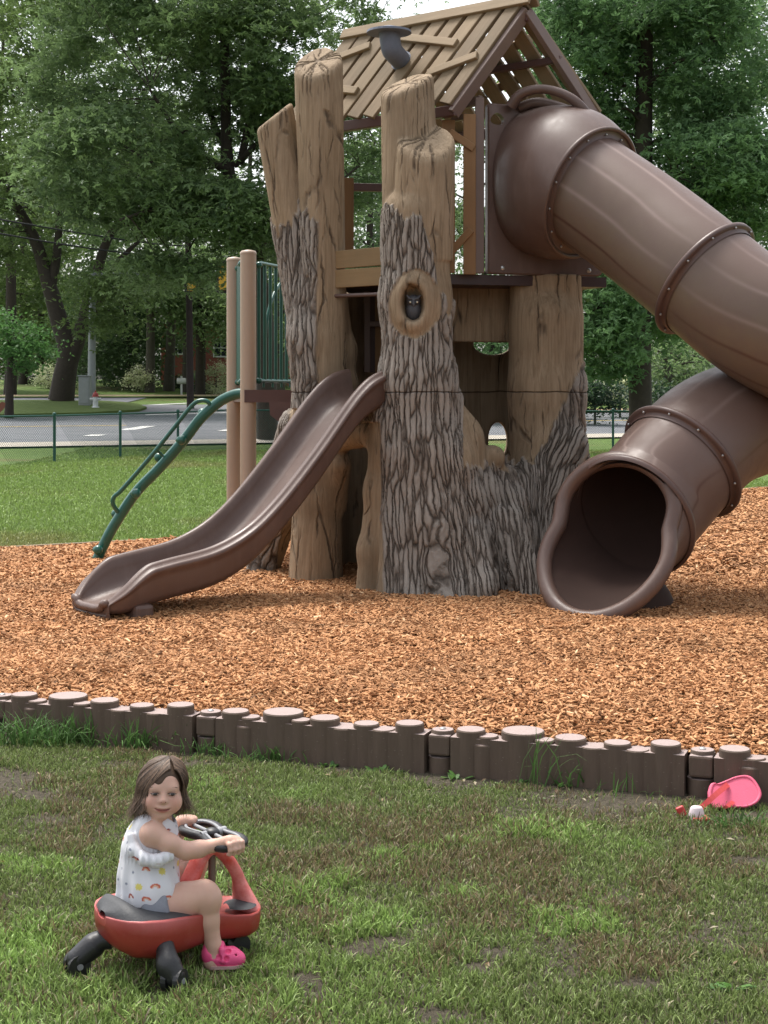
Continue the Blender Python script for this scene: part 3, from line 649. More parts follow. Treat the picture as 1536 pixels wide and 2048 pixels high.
for a,b in (((806,84),(920,96)),((862,157),(962,120)),((684,124),(748,100)),((680,187),(722,191))):
    p=hit(*a,R0,n1_)+n1_*.062; q=hit(*b,R0,n1_)+n1_*.062; bb=BB(); bb.between(p,q,n1_.cross(q-p),.078,.034,.006,.75); bb.build('loose_board',M['roofwood'],roof)
bb,n2_,ed=slope(E2,E3,4)
bb.build('slat_board',M['roofwood'],roof)
for u,w in ((.12,.3),(.3,.62),(.5,.25),(.72,.55)):
    p=R0.lerp(R1,u).lerp(E2.lerp(E3,u),w)+n2_*.062; q=p+ed*.42+(E2-R0).normalized()*.1; bb=BB(); bb.between(p,q,n2_.cross(q-p),.078,.034,.006,.75); bb.build('loose_board',M['roofwood'],roof)
bb=BB(); up=Vector((0,0,1)); bb.between(R0-ed*.05+n1_*.06,R1+ed*.04+n1_*.06,(E0-R0),.11,.032,tint=.7); bb.between(R0-ed*.05+n2_*.065,R1+ed*.04+n2_*.065,(E2-R0),.11,.032,tint=.6); bb.build('ridge_board',M['roofwood'],roof)
m=MB()
def beam(a,b,w,h,up_=Vector((0,0,1))):
    a=Vector(a);b=Vector(b); z=(b-a).normalized(); x=(up_-z*up_.dot(z)).normalized(); m.box((a+b)/2,w,h,(b-a).length,(x,z.cross(x),z),.006)
for r_,e,e_ in ((R0,E0,E2),(R1,E1,E3)):
    off=ed*.02 if r_ is R0 else -ed*.02
    for q in (e,e_): m=MB(); d=(q-r_); beam(r_+off-Vector((0,0,.06)),q+off+d.normalized()*.02-Vector((0,0,.06)),.105,.05,(R1-R0).cross(d)); m.build('rafter',M['mauve'],roof)
m=MB()
for a,b in ((E0,E1),(E2,E3)): beam(a-Vector((0,0,.05))-ed*.0,b-Vector((0,0,.05)),.09,.07)
for w in (.45,): 
    for e,f_ in ((E0,E1),(E2,E3)): beam(R0.lerp(e,w)-Vector((0,0,.045)),R1.lerp(f_,w)-Vector((0,0,.045)),.06,.05)
beam(R0-Vector((0,0,.1)),R1-Vector((0,0,.1)),.09,.06)
m.build('purlin',M['redbrown'],roof)
# stove pipe
pp=hit(808,128,R0,n1_)+n1_*.03; m=MB(); el=at(783,100,pp.y-.22); tp=at(778,64,el.y)
m.tube([pp-n1_*.02,pp+n1_*.02],[.10,.10],20,smooth=False)
dirp=(el-pp); m.tube([pp,pp+dirp*.97,el+Vector((0,0,.01)),tp],[.088,.088,.090,.090],20,smooth=True); 
cn=MB(); cn.tube([tp+Vector((0,0,-.01)),tp+Vector((0,0,.01)),tp+Vector((0,0,.055))],[.195,.19,.02],24,smooth=False)
sp_=thing('stove_pipe',None,None,pp); sp_.parent=PS; sp_.matrix_parent_inverse=Matrix.Translation(-PS.location); tag(sp_,'bent grey blue stove pipe with a flat conical cap')
m.build('pipe_elbow',M['pipe'],sp_); cn.build('rain_cap',M['pipe'],sp_)
# ---- posts and boards beside the hood
def pxboard(bb,a,b,wpx,th,Y0,Y1=None,tint=None,wd=(1,0,0)):
    Y1=Y1 or Y0; p=at(*a,Y0); q=at(*b,Y1); bb.between(p,q,wd,wpx*Y0/FP,th,.006,tint)
bb=BB(); pxboard(bb,(897,240),(897,546),26,.03,12.88); pxboard(bb,(939,228),(939,549),25,.03,12.82); 
pxboard(bb,(899,264),(948,297),15,.03,12.80,tint=.9,wd=(0,0,1)); pxboard(bb,(898,508),(943,459),15,.03,12.82,12.78,tint=.9,wd=(0,0,1)); bb.build('side_plank',M['plank'],PS)
m=MB(); beam(at(959,196,12.86),at(959,547,12.86),.075,.06,Vector((1,0,0))); beam(at(868,228,13.1),at(964,199,12.86),.07,.06); beam(at(905,238,13.0),at(935,233,12.9),.05,.05); m.build('corner_post',M['mauve'],PS)
# railing boards between the two trunks
bb=BB(); pxboard(bb,(673,520),(768,512),36,.035,12.95,12.65,.4,(0,0,1)); pxboard(bb,(672,558),(768,552),36,.035,12.95,12.65,.5,(0,0,1)); bb.build('rail_board',M['plank_h'],PS)
m=MB(); m.tube([at(668,592,12.95),at(772,588,12.6)],.017,10); m.build('grip_bar',M['flange'],PS)
bb=BB(); pxboard(bb,(694,356),(694,510),27,.035,13.7,tint=.1); pxboard(bb,(758,560),(758,745),16,.03,14.0,tint=.9); bb.build('rear_plank',M['plank'],PS)
m=MB(); beam(at(680,374,13.8),at(775,376,13.8),.07,.05); m.build('rear_rail',M['redbrown'],PS)
m=MB(); beam(at(734,560,13.9),at(734,745,13.9),.055,.05,Vector((1,0,0))); beam(at(738,648,13.92),at(775,648,13.92),.05,.045); m.build('rear_post',M['mauve'],PS)
m=MB(); beam(at(746,570,14.05),at(746,745,14.05),.06,.04,Vector((1,0,0))); m.build('rear_frame',M['redbrown'],PS)
# ---- tan posts, green barriers
for px,Yp,yt in ((496.5,14.3,501),(468.5,15.1,515)):
    b=at(px,783,Yp); tp=at(px,yt,Yp); m=MB(); m.tube([(b.x,b.y,-.1),(b.x,b.y,tp.z-.03)],.0745,28,cap=False); po=m.build('post',M['tan'],PS)
    m=MB(); m.tube([(b.x,b.y,tp.z-.035),(b.x,b.y,tp.z-.02),(b.x,b.y,tp.z-.004),(b.x,b.y,tp.z+.006)],[.078,.078,.064,.02],28); m.build('cap',M['tan'],po)
def barrier(A,B,z0,z1,n,arch):
    m=MB(); A=Vector(A);B=Vector(B)
    for z in (z0,z1): m.tube([(A.x,A.y,z),(B.x,B.y,z)],.019,10)
    for i in range(n+1):
        p=A.lerp(B,i/n); m.tube([(p.x,p.y,z0),(p.x,p.y,z1)],.0165,8)
    if arch:
        pts=[]
        for k in range(17): a=math.pi*k/16; p=A.lerp(B,.5-.42*math.cos(a)); pts.append((p.x,p.y+.03,z0+(z1-z0)*(.32+.62*math.sin(a))))
        m.tube([(pts[0][0],pts[0][1],z0)]+pts+[(pts[-1][0],pts[-1][1],z0)],.0165,8)
        for k in range(8): p=A.lerp(B,(k+.5)/8); m.tube([(p.x,p.y,z0),(p.x,p.y,z0-.06)],.012,6)
    for p in (A,B):
        for z in (z0,z1-.02): m.ball((p.x,p.y,z),.033,10,6)
    return m
ra,rb=at(518,783,14.36),at(652,783,16.0)
barrier((ra.x,ra.y,0),(rb.x,rb.y,0),1.70,2.80,13,True).build('barrier',M['green'],PS)
ra,rb=at(489,783,14.45),at(476,783,15.0); barrier((ra.x-.03,ra.y,0),(rb.x-.0,rb.y,0),1.69,2.82,5,False).build('barrier',M['green'],PS)
ra,rb=at(704,783,14.6),at(728,783,14.4); barrier((ra.x,ra.y,0),(rb.x,rb.y,0),1.70,2.72,3,False).build('barrier',M['green'],PS)
# ---- arch climber
cl=thing('arch_climber',None,None,on(190,1118)); cl.parent=PS; cl.matrix_parent_inverse=Matrix.Translation(-PS.location); tag(cl,'curved green climbing pole with ball footholds and a thin handrail')
path=[(494,786,14.4),(470,789,14.45),(440,803,14.5),(403,835,14.52),(368,880,14.56),(318,937,14.6),(272,985,14.62),(230,1048,14.64),(205,1095,14.66),(183,1146,14.66)]
P=spline([tuple(at(*p)) for p in path],6); m=MB(); m.tube(P,.050,16); m.build('climbing_pole',M['green'],cl)
m=MB(); hp=[(425,824,14.5),(418,806,14.48),(404,801,14.48),(385,810,14.48),(350,853,14.5),(300,915,14.52),(245,978,14.54),(228,994,14.55),(226,1008,14.56),(236,1024,14.6)]
m.tube(spline([tuple(at(*p)) for p in hp],6),.021,10); m.tube([at(314,900,14.52),at(326,912,14.56)],.014,8); m.build('handrail',M['green'],cl)
for px,py,Yp,sd in ((363,880,14.46,1),(272,987,14.52,1),(196,1100,14.56,1),(405,826,14.6,-1),(318,915,14.68,-1),(232,1028,14.74,-1)):
    m=MB(); c=at(px,py,Yp); m.tube([c+Vector((.06*-sd*.6,.05,.0)),c],.030,10); m.ball(c,.047); m.build('foothold',M['green'],cl)
# ---- wave slide
ws=thing('wave_slide',None,None,(-1.9,11.06,0)); ws.parent=PS; ws.matrix_parent_inverse=Matrix.Translation(-PS.location); tag(ws,'open brown plastic wave slide running down from the lower deck')
S0=Vector((-.15,12.55,0)); dv=Vector((-1.77,-1.49,0)); pv=Vector((.643,-.766,0))
rim=[(-.12,1.80),(0,1.79),(.08,1.745),(.162,1.575),(.291,1.225),(.457,.834),(.577,.605),(.711,.47),(.80,.435),(.878,.415),(.95,.385),(1.0,.36),(1.05,.345)]
def prof(f):                                               # near side first, f = rim height factor
    h=.235*f; o=-.055
    side=[(.285,o),(.318,o+.05),(.322,h*.45),(.330,h*.62),(.352,h*.70),(.352,h*.80),(.332,h*.86),(.318,h*.84),(.308,h*.93),(.288,h*1.0),(.262,h*.98),(.246,h*.86),(.238,h*.6),(.222,h*.28),(.19,h*.07+.004),(.12,0)]
    inner=side; far=[(-a,b) for a,b in side[::-1]]
    under=[(-.2,o-.004),(0,o-.006),(.2,o-.004)]
    return inner+far+under
tt=np.linspace(-.02,1.09,90); rx=[a for a,_ in rim]; rz=[b for _,b in rim]
rzs=np.interp(np.linspace(-.1,1.05,47),rx,rz); 
for _ in range(6): rzs[1:-1]=(rzs[:-2]+2*rzs[1:-1]+rzs[2:])/4
rows=[]
for t_ in tt:
    bz=np.interp(t_,np.linspace(-.1,1.05,47),rzs)-.235
    e=np.clip((t_-.955)/.135,0,1); f=1-.80*e**1.6
    bz=bz-.035*e; wsc=1.0-.25*np.clip((t_-1.02)/.07,0,1)**2
    c=S0+dv*float(t_)
    rows.append([c+pv*float(a*wsc)+Vector((0,0,bz+b*(1-.35*e if b<0 else 1))) for a,b in prof(f)])
last=rows[-1]; zbot=min(p.z for p in last)-.09; dn=dv.normalized()
for q in np.linspace(.12,1,9)*math.pi/2:
    rows.append([p+dn*(.035*math.sin(q)-.06*(1-math.cos(q)))+Vector((0,0,-(p.z-zbot)*(1-math.cos(q)))) for p in last])
m=MB(); m.grid(rows,True); n=len(rows[0]); m.add(rows[-1],[tuple(range(n))]); m.add(rows[0],[tuple(range(n))[::-1]])
m.tube([p+dn*.012-Vector((0,0,.006)) for p in last[9:23]],.030,12); m.ball(last[9]+dn*.012-Vector((0,0,.006)),.030); m.ball(last[22]+dn*.012-Vector((0,0,.006)),.030)
m.build('slide_bed',M['plastic'],ws)
m=MB(); c=S0+dv*.985+pv*.12; m.box((c.x,c.y,.03),.16,.42,.14,(dv.normalized(),pv,Vector((0,0,1))),.03); m.build('slide_foot',M['plastic'],ws)
# ---- tube slide
tsd=thing('tube_slide',None,None,on(1200,1222)); tsd.parent=PS; tsd.matrix_parent_inverse=Matrix.Translation(-PS.location); tag(tsd,'enclosed brown plastic tube slide that spirals down to a flared open mouth')
TR=.468
hd=Vector((.66,-.63,-.40)).normalized(); H0=at(1180,386,12.70)
C1=[H0-hd*.10,H0+hd*.02,at(1300,470,12.32),at(1412,560,11.95),at(1530,652,11.68),at(1660,715,11.65),at(1790,752,11.95),at(1840,780,12.5),at(1770,800,12.9),at(1630,808,12.85),at(1495,838,12.3),at(1425,868,11.98),at(1362,926,11.72),Vector((2.03,11.60,.82)),Vector((1.84,11.43,.66)),Vector((1.66,11.16,.60))]
Pp=[Vector(p) for p in spline([tuple(c) for c in C1],14)]
fr=frames(Pp)
# re-zero the frame angle on 'up' so that seams and dirt follow gravity
def updir(i):
    d=(Pp[min(i+1,len(Pp)-1)]-Pp[max(i-1,0)]).normalized(); u=Vector((0,0,1)); u=(u-d*u.dot(d)).normalized(); return d,u,d.cross(u)
segs=[('tube_section',0,14*3),('tube_section',14*3,14*7),('tube_section',14*7,14*12),('tube_section',14*12,14*14)]
rs=np.random.default_rng(9); N=288
def tubemesh(name,i0,i1,r0,seedang,parent):
    V=[];D=[];S=[];SM=[]
    for i in range(i0,i1+1):
        d,u,w=updir(i)
        for k in range(N):
            a=2*math.pi*k/N; V.append(Pp[i]+(u*math.cos(a)+w*math.sin(a))*r0)
            along=(i-i0)/max(1,i1-i0); fade=math.sin(math.pi*min(1,max(0,along)))**.6
            D.append(max(0,.15-math.cos(a+.9))*.75)
            sc=max(math.exp(-((((a-q+math.pi)%(2*math.pi))-math.pi)/.035)**2)*g for q,g in seedang[0]); S.append(sc*fade)
            SM.append(max(math.exp(-((((a-q+math.pi)%(2*math.pi))-math.pi)/.028)**2)*g for q,g in seedang[1])*fade)
    n=i1-i0+1; Q=[(i*N+k,i*N+(k+1)%N,(i+1)*N+(k+1)%N,(i+1)*N+k) for i in range(n-1) for k in range(N)]
    return npmesh(name,V,Q,None,M['tube'],parent,True,{'dirt':D,'scuff':S,'seam':SM})
ang=([(.35,.7),(.95,.55),(1.5,.5),(5.9,.6),(5.3,.5)],[(2.05,.9),(2.55,.8),(3.3,.7),(4.4,.8)])
for k,(nm,i0,i1) in enumerate(segs): tubemesh(nm,i0,i1,TR-.004*(k%2),([(a+.12*k,g) for a,g in ang[0]],[(a+.1*k,g) for a,g in ang[1]]),tsd)
def flange(i,R,parent,bolts=12):
    d,u,w=updir(i); m=MB(); c=Pp[i]; pr=[(-.035,TR-.01),(-.03,R-.01),(-.02,R),(.0,R),(.012,R-.008),(.014,R-.03),(.016,TR+.012),(.05,TR+.004)]
    m.grid([[c+d*s+(u*math.cos(a)+w*math.sin(a))*r_ for a in [2*math.pi*k/72 for k in range(72)]] for s,r_ in pr],True)
    m.k=1
    for k in range(bolts):
        a=2*math.pi*(k+.4)/bolts; m.ball(c+d*.018+(u*math.cos(a)+w*math.sin(a))*(TR+.028),.011,8,5)
    return m.build('flange',[M['flange'],M['steel']],parent)
flange(14*3,.520,tsd); flange(14*12,.525,tsd)
# hood: panel, dome, ring, grab loop
hood=thing('hood',None,None,H0); hood.parent=PS; hood.matrix_parent_inverse=Matrix.Translation(-PS.location); tag(hood,'brown plastic hood panel with bulging dome and grab loop where the tube leaves the deck')
ux=Vector((2.25,.35*12.95/3.076*0+.35,0)); TL=at(973,207,12.95); BL=at(973,548,12.95); BR=at(1203,556,13.3); pxv=(BR-BL); pxv.z=0; pxv.normalize(); pn=Vector((pxv.y,-pxv.x,0))
wd=(BR-BL).length; zt,zb_=TL.z,BL.z
def pp_(a,z,o=0): q=BL+pxv*a; return Vector((q.x,q.y,z))+pn*o
m=MB(); hx,hz,hr=.085,zt-.13,(.062,.050)
NA=40
def outline(inset):
    pts=[]; x0,x1,y0,y1,rr=inset,wd-inset,zb_+inset,zt-inset,.06
    for cx,cz,a0 in ((x1-rr,y1-rr,0),(x0+rr*.5,y1-rr*.5,90),(x0+rr*.5,y0+rr*.5,180),(x1-rr,y0+rr,270)):
        q=rr if cx>wd/2 else rr*.5
        for k in range(6): a=math.radians(a0+18*k); pts.append((cx+q*math.cos(a),cz+q*math.sin(a)))
    return pts
o0=outline(0); o1=outline(.012)
bm=bmesh.new(); fr_=[bm.verts.new(pp_(a,z,.035)) for a,z in o1]; hole=[bm.verts.new(pp_(hx+hr[0]*math.cos(q)*(1-.3*math.sin(q)),hz+hr[1]*math.sin(q),.035)) for q in [2*math.pi*k/20 for k in range(20)]]
ef=[bm.edges.new((fr_[i],fr_[(i+1)%len(fr_)])) for i in range(len(fr_))]+[bm.edges.new((hole[i],hole[(i+1)%20])) for i in range(20)]
bmesh.ops.triangle_fill(bm,use_beauty=True,use_dissolve=False,edges=ef)
def inhole(f): c=f.calc_center_median(); q=c-BL; a=q.dot(pxv); return ((a-hx)/hr[0])**2+((c.z-hz)/hr[1])**2<.6
bmesh.ops.delete(bm,geom=[f for f in bm.faces if inhole(f)],context='FACES_ONLY')
bm.verts.index_update(); m.add([v_.co.copy() for v_ in bm.verts],[tuple(v_.index for v_ in f.verts) for f in bm.faces]); bm.free()
m.grid([[pp_(a,z,.035) for a,z in o1],[pp_(a,z,.022) for a,z in o0],[pp_(a,z,-.03) for a,z in o0]],True,False)
m.grid([[pp_(hx+hr[0]*math.cos(q)*(1-.3*math.sin(q)),hz+hr[1]*math.sin(q),o_) for q in [2*math.pi*k/20 for k in range(20)]] for o_ in (.035,-.03)],True)
m.build('hood_panel',M['plastic'],hood)
# dome: from an outline on the panel to the ring round the tube
def updh(): u=Vector((0,0,1)); u=(u-hd*u.dot(hd)).normalized(); return u,hd.cross(u)
hu,hw=updh(); RR=.565; NB=80
base_c=(.50,zb_+.76)
rows=[]
for s in np.linspace(0,1,26):
    row=[]
    for k in range(NB):
        a=2*math.pi*k/NB; ca,sa=math.cos(a),math.sin(a)
        rp=H0+(hu*ca+hw*sa)*RR
        # panel outline point: superellipse, wider than the ring
        sgn=1 if hw.dot(pxv)>0 else -1
        ex,ez=.46*(1 if sgn*sa>0 else 1.0),(.66 if ca>0 else .60)
        bx_=base_c[0]+ex*sgn*math.copysign(abs(sa)**.86,sa); bz_=base_c[1]+ez*math.copysign(abs(ca)**.86,ca)
        q=pp_(min(bx_,wd-.01),bz_,.03); e1_=s; 
        mid=q.lerp(rp,e1_); bul=math.sin(math.pi*s)*(.03+.05*max(0,ca)); outv=(hu*ca+hw*sa); nv=(mid-H0.lerp(pp_(*base_c),1-s)).normalized()
        p=mid+nv*bul+pn*math.sin(math.pi*s)*.05
        row.append(p)
    rows.append(row)
m=MB(); m.grid(rows,True)
m.grid([[H0+(hu*math.cos(a)+hw*math.sin(a))*r_+hd*o_ for a in [2*math.pi*k/NB for k in range(NB)]] for o_,r_ in ((0,RR),(.022,RR+.004),(.030,RR-.006),(.024,RR-.028),(.012,RR-.03))],True)
m.build('dome',M['plastic'],hood)
m=MB(); m.grid([[H0+(hu*math.cos(a)+hw*math.sin(a))*r_+hd*o_ for a in [2*math.pi*k/NB for k in range(NB)]] for o_,r_ in ((.012,RR-.02),(.008,TR+.01),(.03,TR+.003))],True); m.k=1
for k in range(14): a=2*math.pi*(k+.3)/14; m.ball(H0+hd*.014+(hu*math.cos(a)+hw*math.sin(a))*(TR+.033),.011,8,5)
m.build('collar_ring',[M['flange'],M['steel']],hood)
for a,z in ((.13,zb_+.05),(wd-.14,zb_+.05)): m=MB(); m.ball(pp_(a,z,.036),.022,10,6,(1,.5,1)); m.build('bolt',M['steel'],hood)
lp=[(1022,212,12.93),(1040,190,12.88),(1070,179,12.82),(1100,180,12.78),(1130,190,12.74),(1155,207,12.72),(1172,228,12.74)]
m=MB(); lpp=spline([tuple(at(*p)) for p in lp],6); m.tube(lpp,[.05-.012*math.sin(math.pi*i/(len(lpp)-1)) for i in range(len(lpp))],12)
lp2=[(1040,206,12.90),(1075,196,12.84),(1120,206,12.80),(1160,224,12.78)]; m.tube(spline([tuple(at(x,y+9,Y+.10)) for x,y,Y in lp2],6),.045,10); m.build('grab_loop',M['plastic'],hood)
# mouth
ax=Vector((-.57,-.82,-.03)).normalized(); mc=Vector((1.775,11.45,.60)); u_=Vector((0,0,1)); u_=(u_-ax*u_.dot(ax)).normalized(); w_=ax.cross(u_)
iM=14*14
NM=96; rows=[]; rowsi=[]; rimp=[]
d0,u0,w0=updir(iM-2)
for s in np.linspace(0,1,16):
    row=[];ri=[]
    for k in range(NM):
        a=2*math.pi*k/NM; ca,sa=math.cos(a),math.sin(a); uu=(1-ca)/2
        sr=.02+.60*uu**2.1; pin=1-.10*math.exp(-((ca-.02)/.30)**2)*s; fl=.035+.10*max(0,-ca)
        e=mc+ax*sr+(u_*ca+w_*sa)*((TR+.012+fl*s)*pin)
        b=Pp[iM-2]+(u0*ca+w0*sa)*(TR+.010)
        ss=s*s*(3-2*s)*.5+s*.5
        row.append(b.lerp(e,ss)); bi=Pp[iM-2]+(u0*ca+w0*sa)*(TR-.02); ei=mc+ax*sr+(u_*ca+w_*sa)*((TR-.02+fl*s)*pin); ri.append(bi.lerp(ei,ss))
    rows.append(row); rowsi.append(ri)
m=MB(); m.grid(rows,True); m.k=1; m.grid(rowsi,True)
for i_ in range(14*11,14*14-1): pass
m.grid([[Pp[i_]+(updir(i_)[1]*math.cos(2*math.pi*k/64)+updir(i_)[2]*math.sin(2*math.pi*k/64))*(TR-.03) for k in range(64)] for i_ in range(14*9,14*14)],True); m.k=0  # added liner, its dark colour stands in for shade deep in the tube
rimp=[rows[-1][k].lerp(rowsi[-1][k],.5) for k in range(NM)]
V=[];NT_=12
for k in range(NM):
    p=rimp[k]; tdir=(rimp[(k+1)%NM]-rimp[k-1]).normalized(); o1_=(p-mc-ax*(p-mc).dot(ax)).normalized(); o1_=(o1_-tdir*o1_.dot(tdir)).normalized(); o2_=tdir.cross(o1_)
    V.append([p+(o1_*math.cos(b)+o2_*math.sin(b))*.060 for b in [2*math.pi*j/NT_ for j in range(NT_)]])
V.append(V[0]); m.grid(V,True)
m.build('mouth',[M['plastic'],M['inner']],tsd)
m=MB(); d,u,w=updir(iM-2); c=Pp[iM-2]; m.grid([[c+d*s+(u*math.cos(a)+w*math.sin(a))*r_ for a in [2*math.pi*k/72 for k in range(72)]] for s,r_ in ((-.02,TR),(-.015,TR+.034),(.015,TR+.036),(.03,TR+.012))],True); m.build('flange',M['flange'],tsd)
m=MB(); fb=Vector((1.93,11.50,0)); 
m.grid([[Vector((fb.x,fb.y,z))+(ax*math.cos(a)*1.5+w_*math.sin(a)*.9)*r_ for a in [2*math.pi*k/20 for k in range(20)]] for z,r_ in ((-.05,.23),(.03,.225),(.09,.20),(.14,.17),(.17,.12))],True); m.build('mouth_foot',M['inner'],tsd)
# ------------------------------------------------------------------ fence, street things, trees, houses
def G(x,Y): X=(x-768)*Y/FP; return Vector((X,Y,float(gz(X,Y))))       # ground point under photo column x at distance Y
M['fence']=plain('green_vinyl_fence',(.012,.075,.055),.45,.2,10,.05)
fn=thing('chain_link_fence','dark green chain link fence running along the far edge of the lawn','fence',G(120,39))
def fz(p): return float(gz(p[0],p[1]))
poly=[(-11.9,30.6),(-4.75,47.1),(16.0,48.2)]
posts=[]
for (a,b),n in (((poly[0],poly[1]),6),((poly[1],poly[2]),7)):
    for k in range(n): posts.append((a[0]+(b[0]-a[0])*k/n,a[1]+(b[1]-a[1])*k/n))
posts.append(poly[2])
FH=1.19
for i,p in enumerate(posts):
    m=MB(); z=fz(p); ex=.06 if i==6 else 0; m.tube([(p[0],p[1],z-.1),(p[0],p[1],z+FH+.02+ex)],.038 if i!=6 else .05,8); m.ball((p[0],p[1],z+FH+.03+ex),.05,8,5); m.build('post',M['fence'],fn)
m=MB(); m.tube([(p[0],p[1],fz(p)+FH-.01) for p in posts],.024,6); m.build('top_rail',M['fence'],fn)
V=[];T=[]
for a,b in zip(posts[:-1],posts[1:]):
    a=Vector((*a,fz(a)));b=Vector((*b,fz(b))); L=(Vector(b.xy)-Vector(a.xy)).length; n=int((L+FH)/.075); dl=(b-a)/L
    for s in (1,-1):
        for k in range(n):
            u0=k*.075-(FH if s>0 else 0); u1=u0+FH; z0,z1=(0,FH) if s>0 else (FH,0)
            lo,hi=max(u0,0),min(u1,L)
            if hi<=lo: continue
            f0,f1=(lo-u0)/FH,(hi-u0)/FH; p=a+dl*lo+Vector((0,0,z0+(z1-z0)*f0)); q=a+dl*hi+Vector((0,0,z0+(z1-z0)*f1)); b0=len(V); w=.0042
            for e in (p,q): V+= [e+Vector((w,0,0)),e+Vector((-w*.5,w,0)),e+Vector((-w*.5,-w,.0))]
            for j in range(3): T.append((b0+j,b0+(j+1)%3,b0+3+(j+1)%3,b0+3+j))
npmesh('wire_mesh',np.array(V),np.array(T),None,M['fence'],fn,False)
# ---- leaves and trees
def leaves(C,size,r,star=False,upw=.6,fold=.18):
    """C: (n,3) leaf positions -> diamond leaves (star: three slim lobes each)"""
    n=len(C); lob=3 if star else 1; Vs=[];n0=r.normal(0,1,(n,3)); n0[:,2]=np.abs(n0[:,2])+upw; n0/=np.linalg.norm(n0,axis=1)[:,None]
    t0=np.cross(n0,r.normal(0,1,(n,3))); t0/=np.linalg.norm(t0,axis=1)[:,None]; b0=np.cross(n0,t0); S=size*r.uniform(.65,1.35,n)[:,None]
    Q=[]
    for l in range(lob):
        a=(l-(lob-1)/2)*.95; d=t0*math.cos(a)+b0*math.sin(a); w=-t0*math.sin(a)+b0*math.cos(a); ww=.20 if star else .30; base=C-d*0
        tip=C+d*S-n0*S*.12; mid=C+d*S*.5+n0*S*fold*.3
        Vs+= [base,mid+w*S*ww,tip,mid-w*S*ww]
    V=np.stack(Vs,1).reshape(-1,3); m=lob*4; b=np.arange(n)[:,None]*m
    Q=np.concatenate([b+np.arange(4)+4*l for l in range(lob)]); return V,Q,m
M['bark']=plain('tree_bark',(.045,.036,.028),.95,.45,7,.9,40)
M['bark2']=plain('grey_tree_bark',(.10,.088,.072),.95,.4,6,.9,40)
def crownpts(ells,r,flat=.45,clump=.9,per=60,shell=.55):
    P=[];tint=[];cen=[]
    for c,rad,k in ells:
        c=np.array(c);rad=np.array(rad); d=r.normal(0,1,(k,3)); d/=np.linalg.norm(d,axis=1)[:,None]; rr=(shell+(1-shell)*r.uniform(0,1,k))**.7
        cc=c+d*rad*rr[:,None]; s=clump*r.uniform(.55,1.3,k); cen.append(cc)
        for i in range(k):
            n=int(per*r.uniform(.5,1.4)); q=r.normal(0,1,(n,3))*np.array([1,1,flat])*s[i]*.55; q[:,2]-= (q[:,0]**2+q[:,1]**2)*.18/max(s[i],.1)
            P.append(cc[i]+q); tint.append(np.clip(r.normal(.5,.22)+r.normal(0,.16,n),0,1))
    return np.concatenate(P),np.concatenate(tint),np.concatenate(cen)
def tree(name,label,base,limbs,ells,mat,size=.13,per=60,clump=.9,flat=.45,star=False,seed=1,group=None,bark='bark',twigs=40,cat='tree',shell=.55,zmin=None,clear=()):
    r=np.random.default_rng(seed); T=thing(name,label,cat,base,group); base=Vector(base)
    C,ti,cen=crownpts(ells,r,flat,clump,per,shell)
    if zmin is not None: k=C[:,2]>zmin(C); C,ti=C[k],ti[k]
    for x0,y0,x1,y1,fr_ in clear:
        p0,p1=at(x0,y1,base.y),at(x1,y0,base.y); k=~((C[:,0]>p0.x)&(C[:,0]<p1.x)&(C[:,2]>p0.z)&(C[:,2]<p1.z)&(C[:,1]<base.y+.3)&(r.uniform(0,1,len(C))<fr_)); C,ti=C[k],ti[k]
    V,Q,m=leaves(C,size,r,star); npmesh('crown',V,Q,None,mat,T,False,{'tint':np.repeat(ti,m)})
    if limbs:
        m=MB(); nodes=[]
        for pts,r0,r1 in limbs:
            P=[Vector(p) for p in spline([tuple(p) for p in pts],5)]; k=len(P); m.tube(P,[r0+(r1-r0)*i/(k-1) for i in range(k)],8,cap=True); nodes+=[(p,(r0+(r1-r0)*i/(k-1))) for i,p in enumerate(P) if i>k*.35]
        if twigs and nodes:
            for i in r.choice(len(cen),min(twigs,len(cen)),replace=False):
                e=Vector(cen[i]); p,rr=min(nodes,key=lambda q:(q[0]-e).length+max(0,q[0].z-e.z)*1.2); L=(e-p).length
                if L<.3: continue
                md=p.lerp(e,.5)+Vector((0,0,.12*L))+Vector(r.normal(0,.06*L,3)); m.tube([Vector(q) for q in spline([tuple(p),tuple(md),tuple(e)],3)],[min(rr*.6,.05+.012*L)*(1-.85*j/6) for j in range(7)],5,cap=False)
        m.build('trunk',M[bark],T)
    return T
M['oak']=leafmat('oak_leaves',(.048,.092,.036),(.185,.27,.108),.42)
M['oak_dark']=leafmat('deep_green_leaves',(.036,.072,.032),(.125,.195,.08),.38)
M['lime']=leafmat('yellow_green_leaves',(.07,.115,.034),(.15,.22,.07),.40)
M['gum']=leafmat('star_leaves',(.042,.098,.038),(.17,.29,.12),.40)
M['pale']=leafmat('variegated_leaves',(.30,.36,.18),(.65,.68,.45),.4)
M['fresh']=leafmat('fresh_green_leaves',(.05,.13,.035),(.12,.25,.07),.4)
M['hedge']=leafmat('hedge_leaves',(.012,.035,.018),(.04,.08,.035),.25)
def E(x,y,Y,rx,ry,rz,k): return (tuple(at(x,y,Y)),(rx*Y/FP,ry,rz*Y/FP),k)    # ellipsoid: pixel centre, pixel radii across and up, metres deep
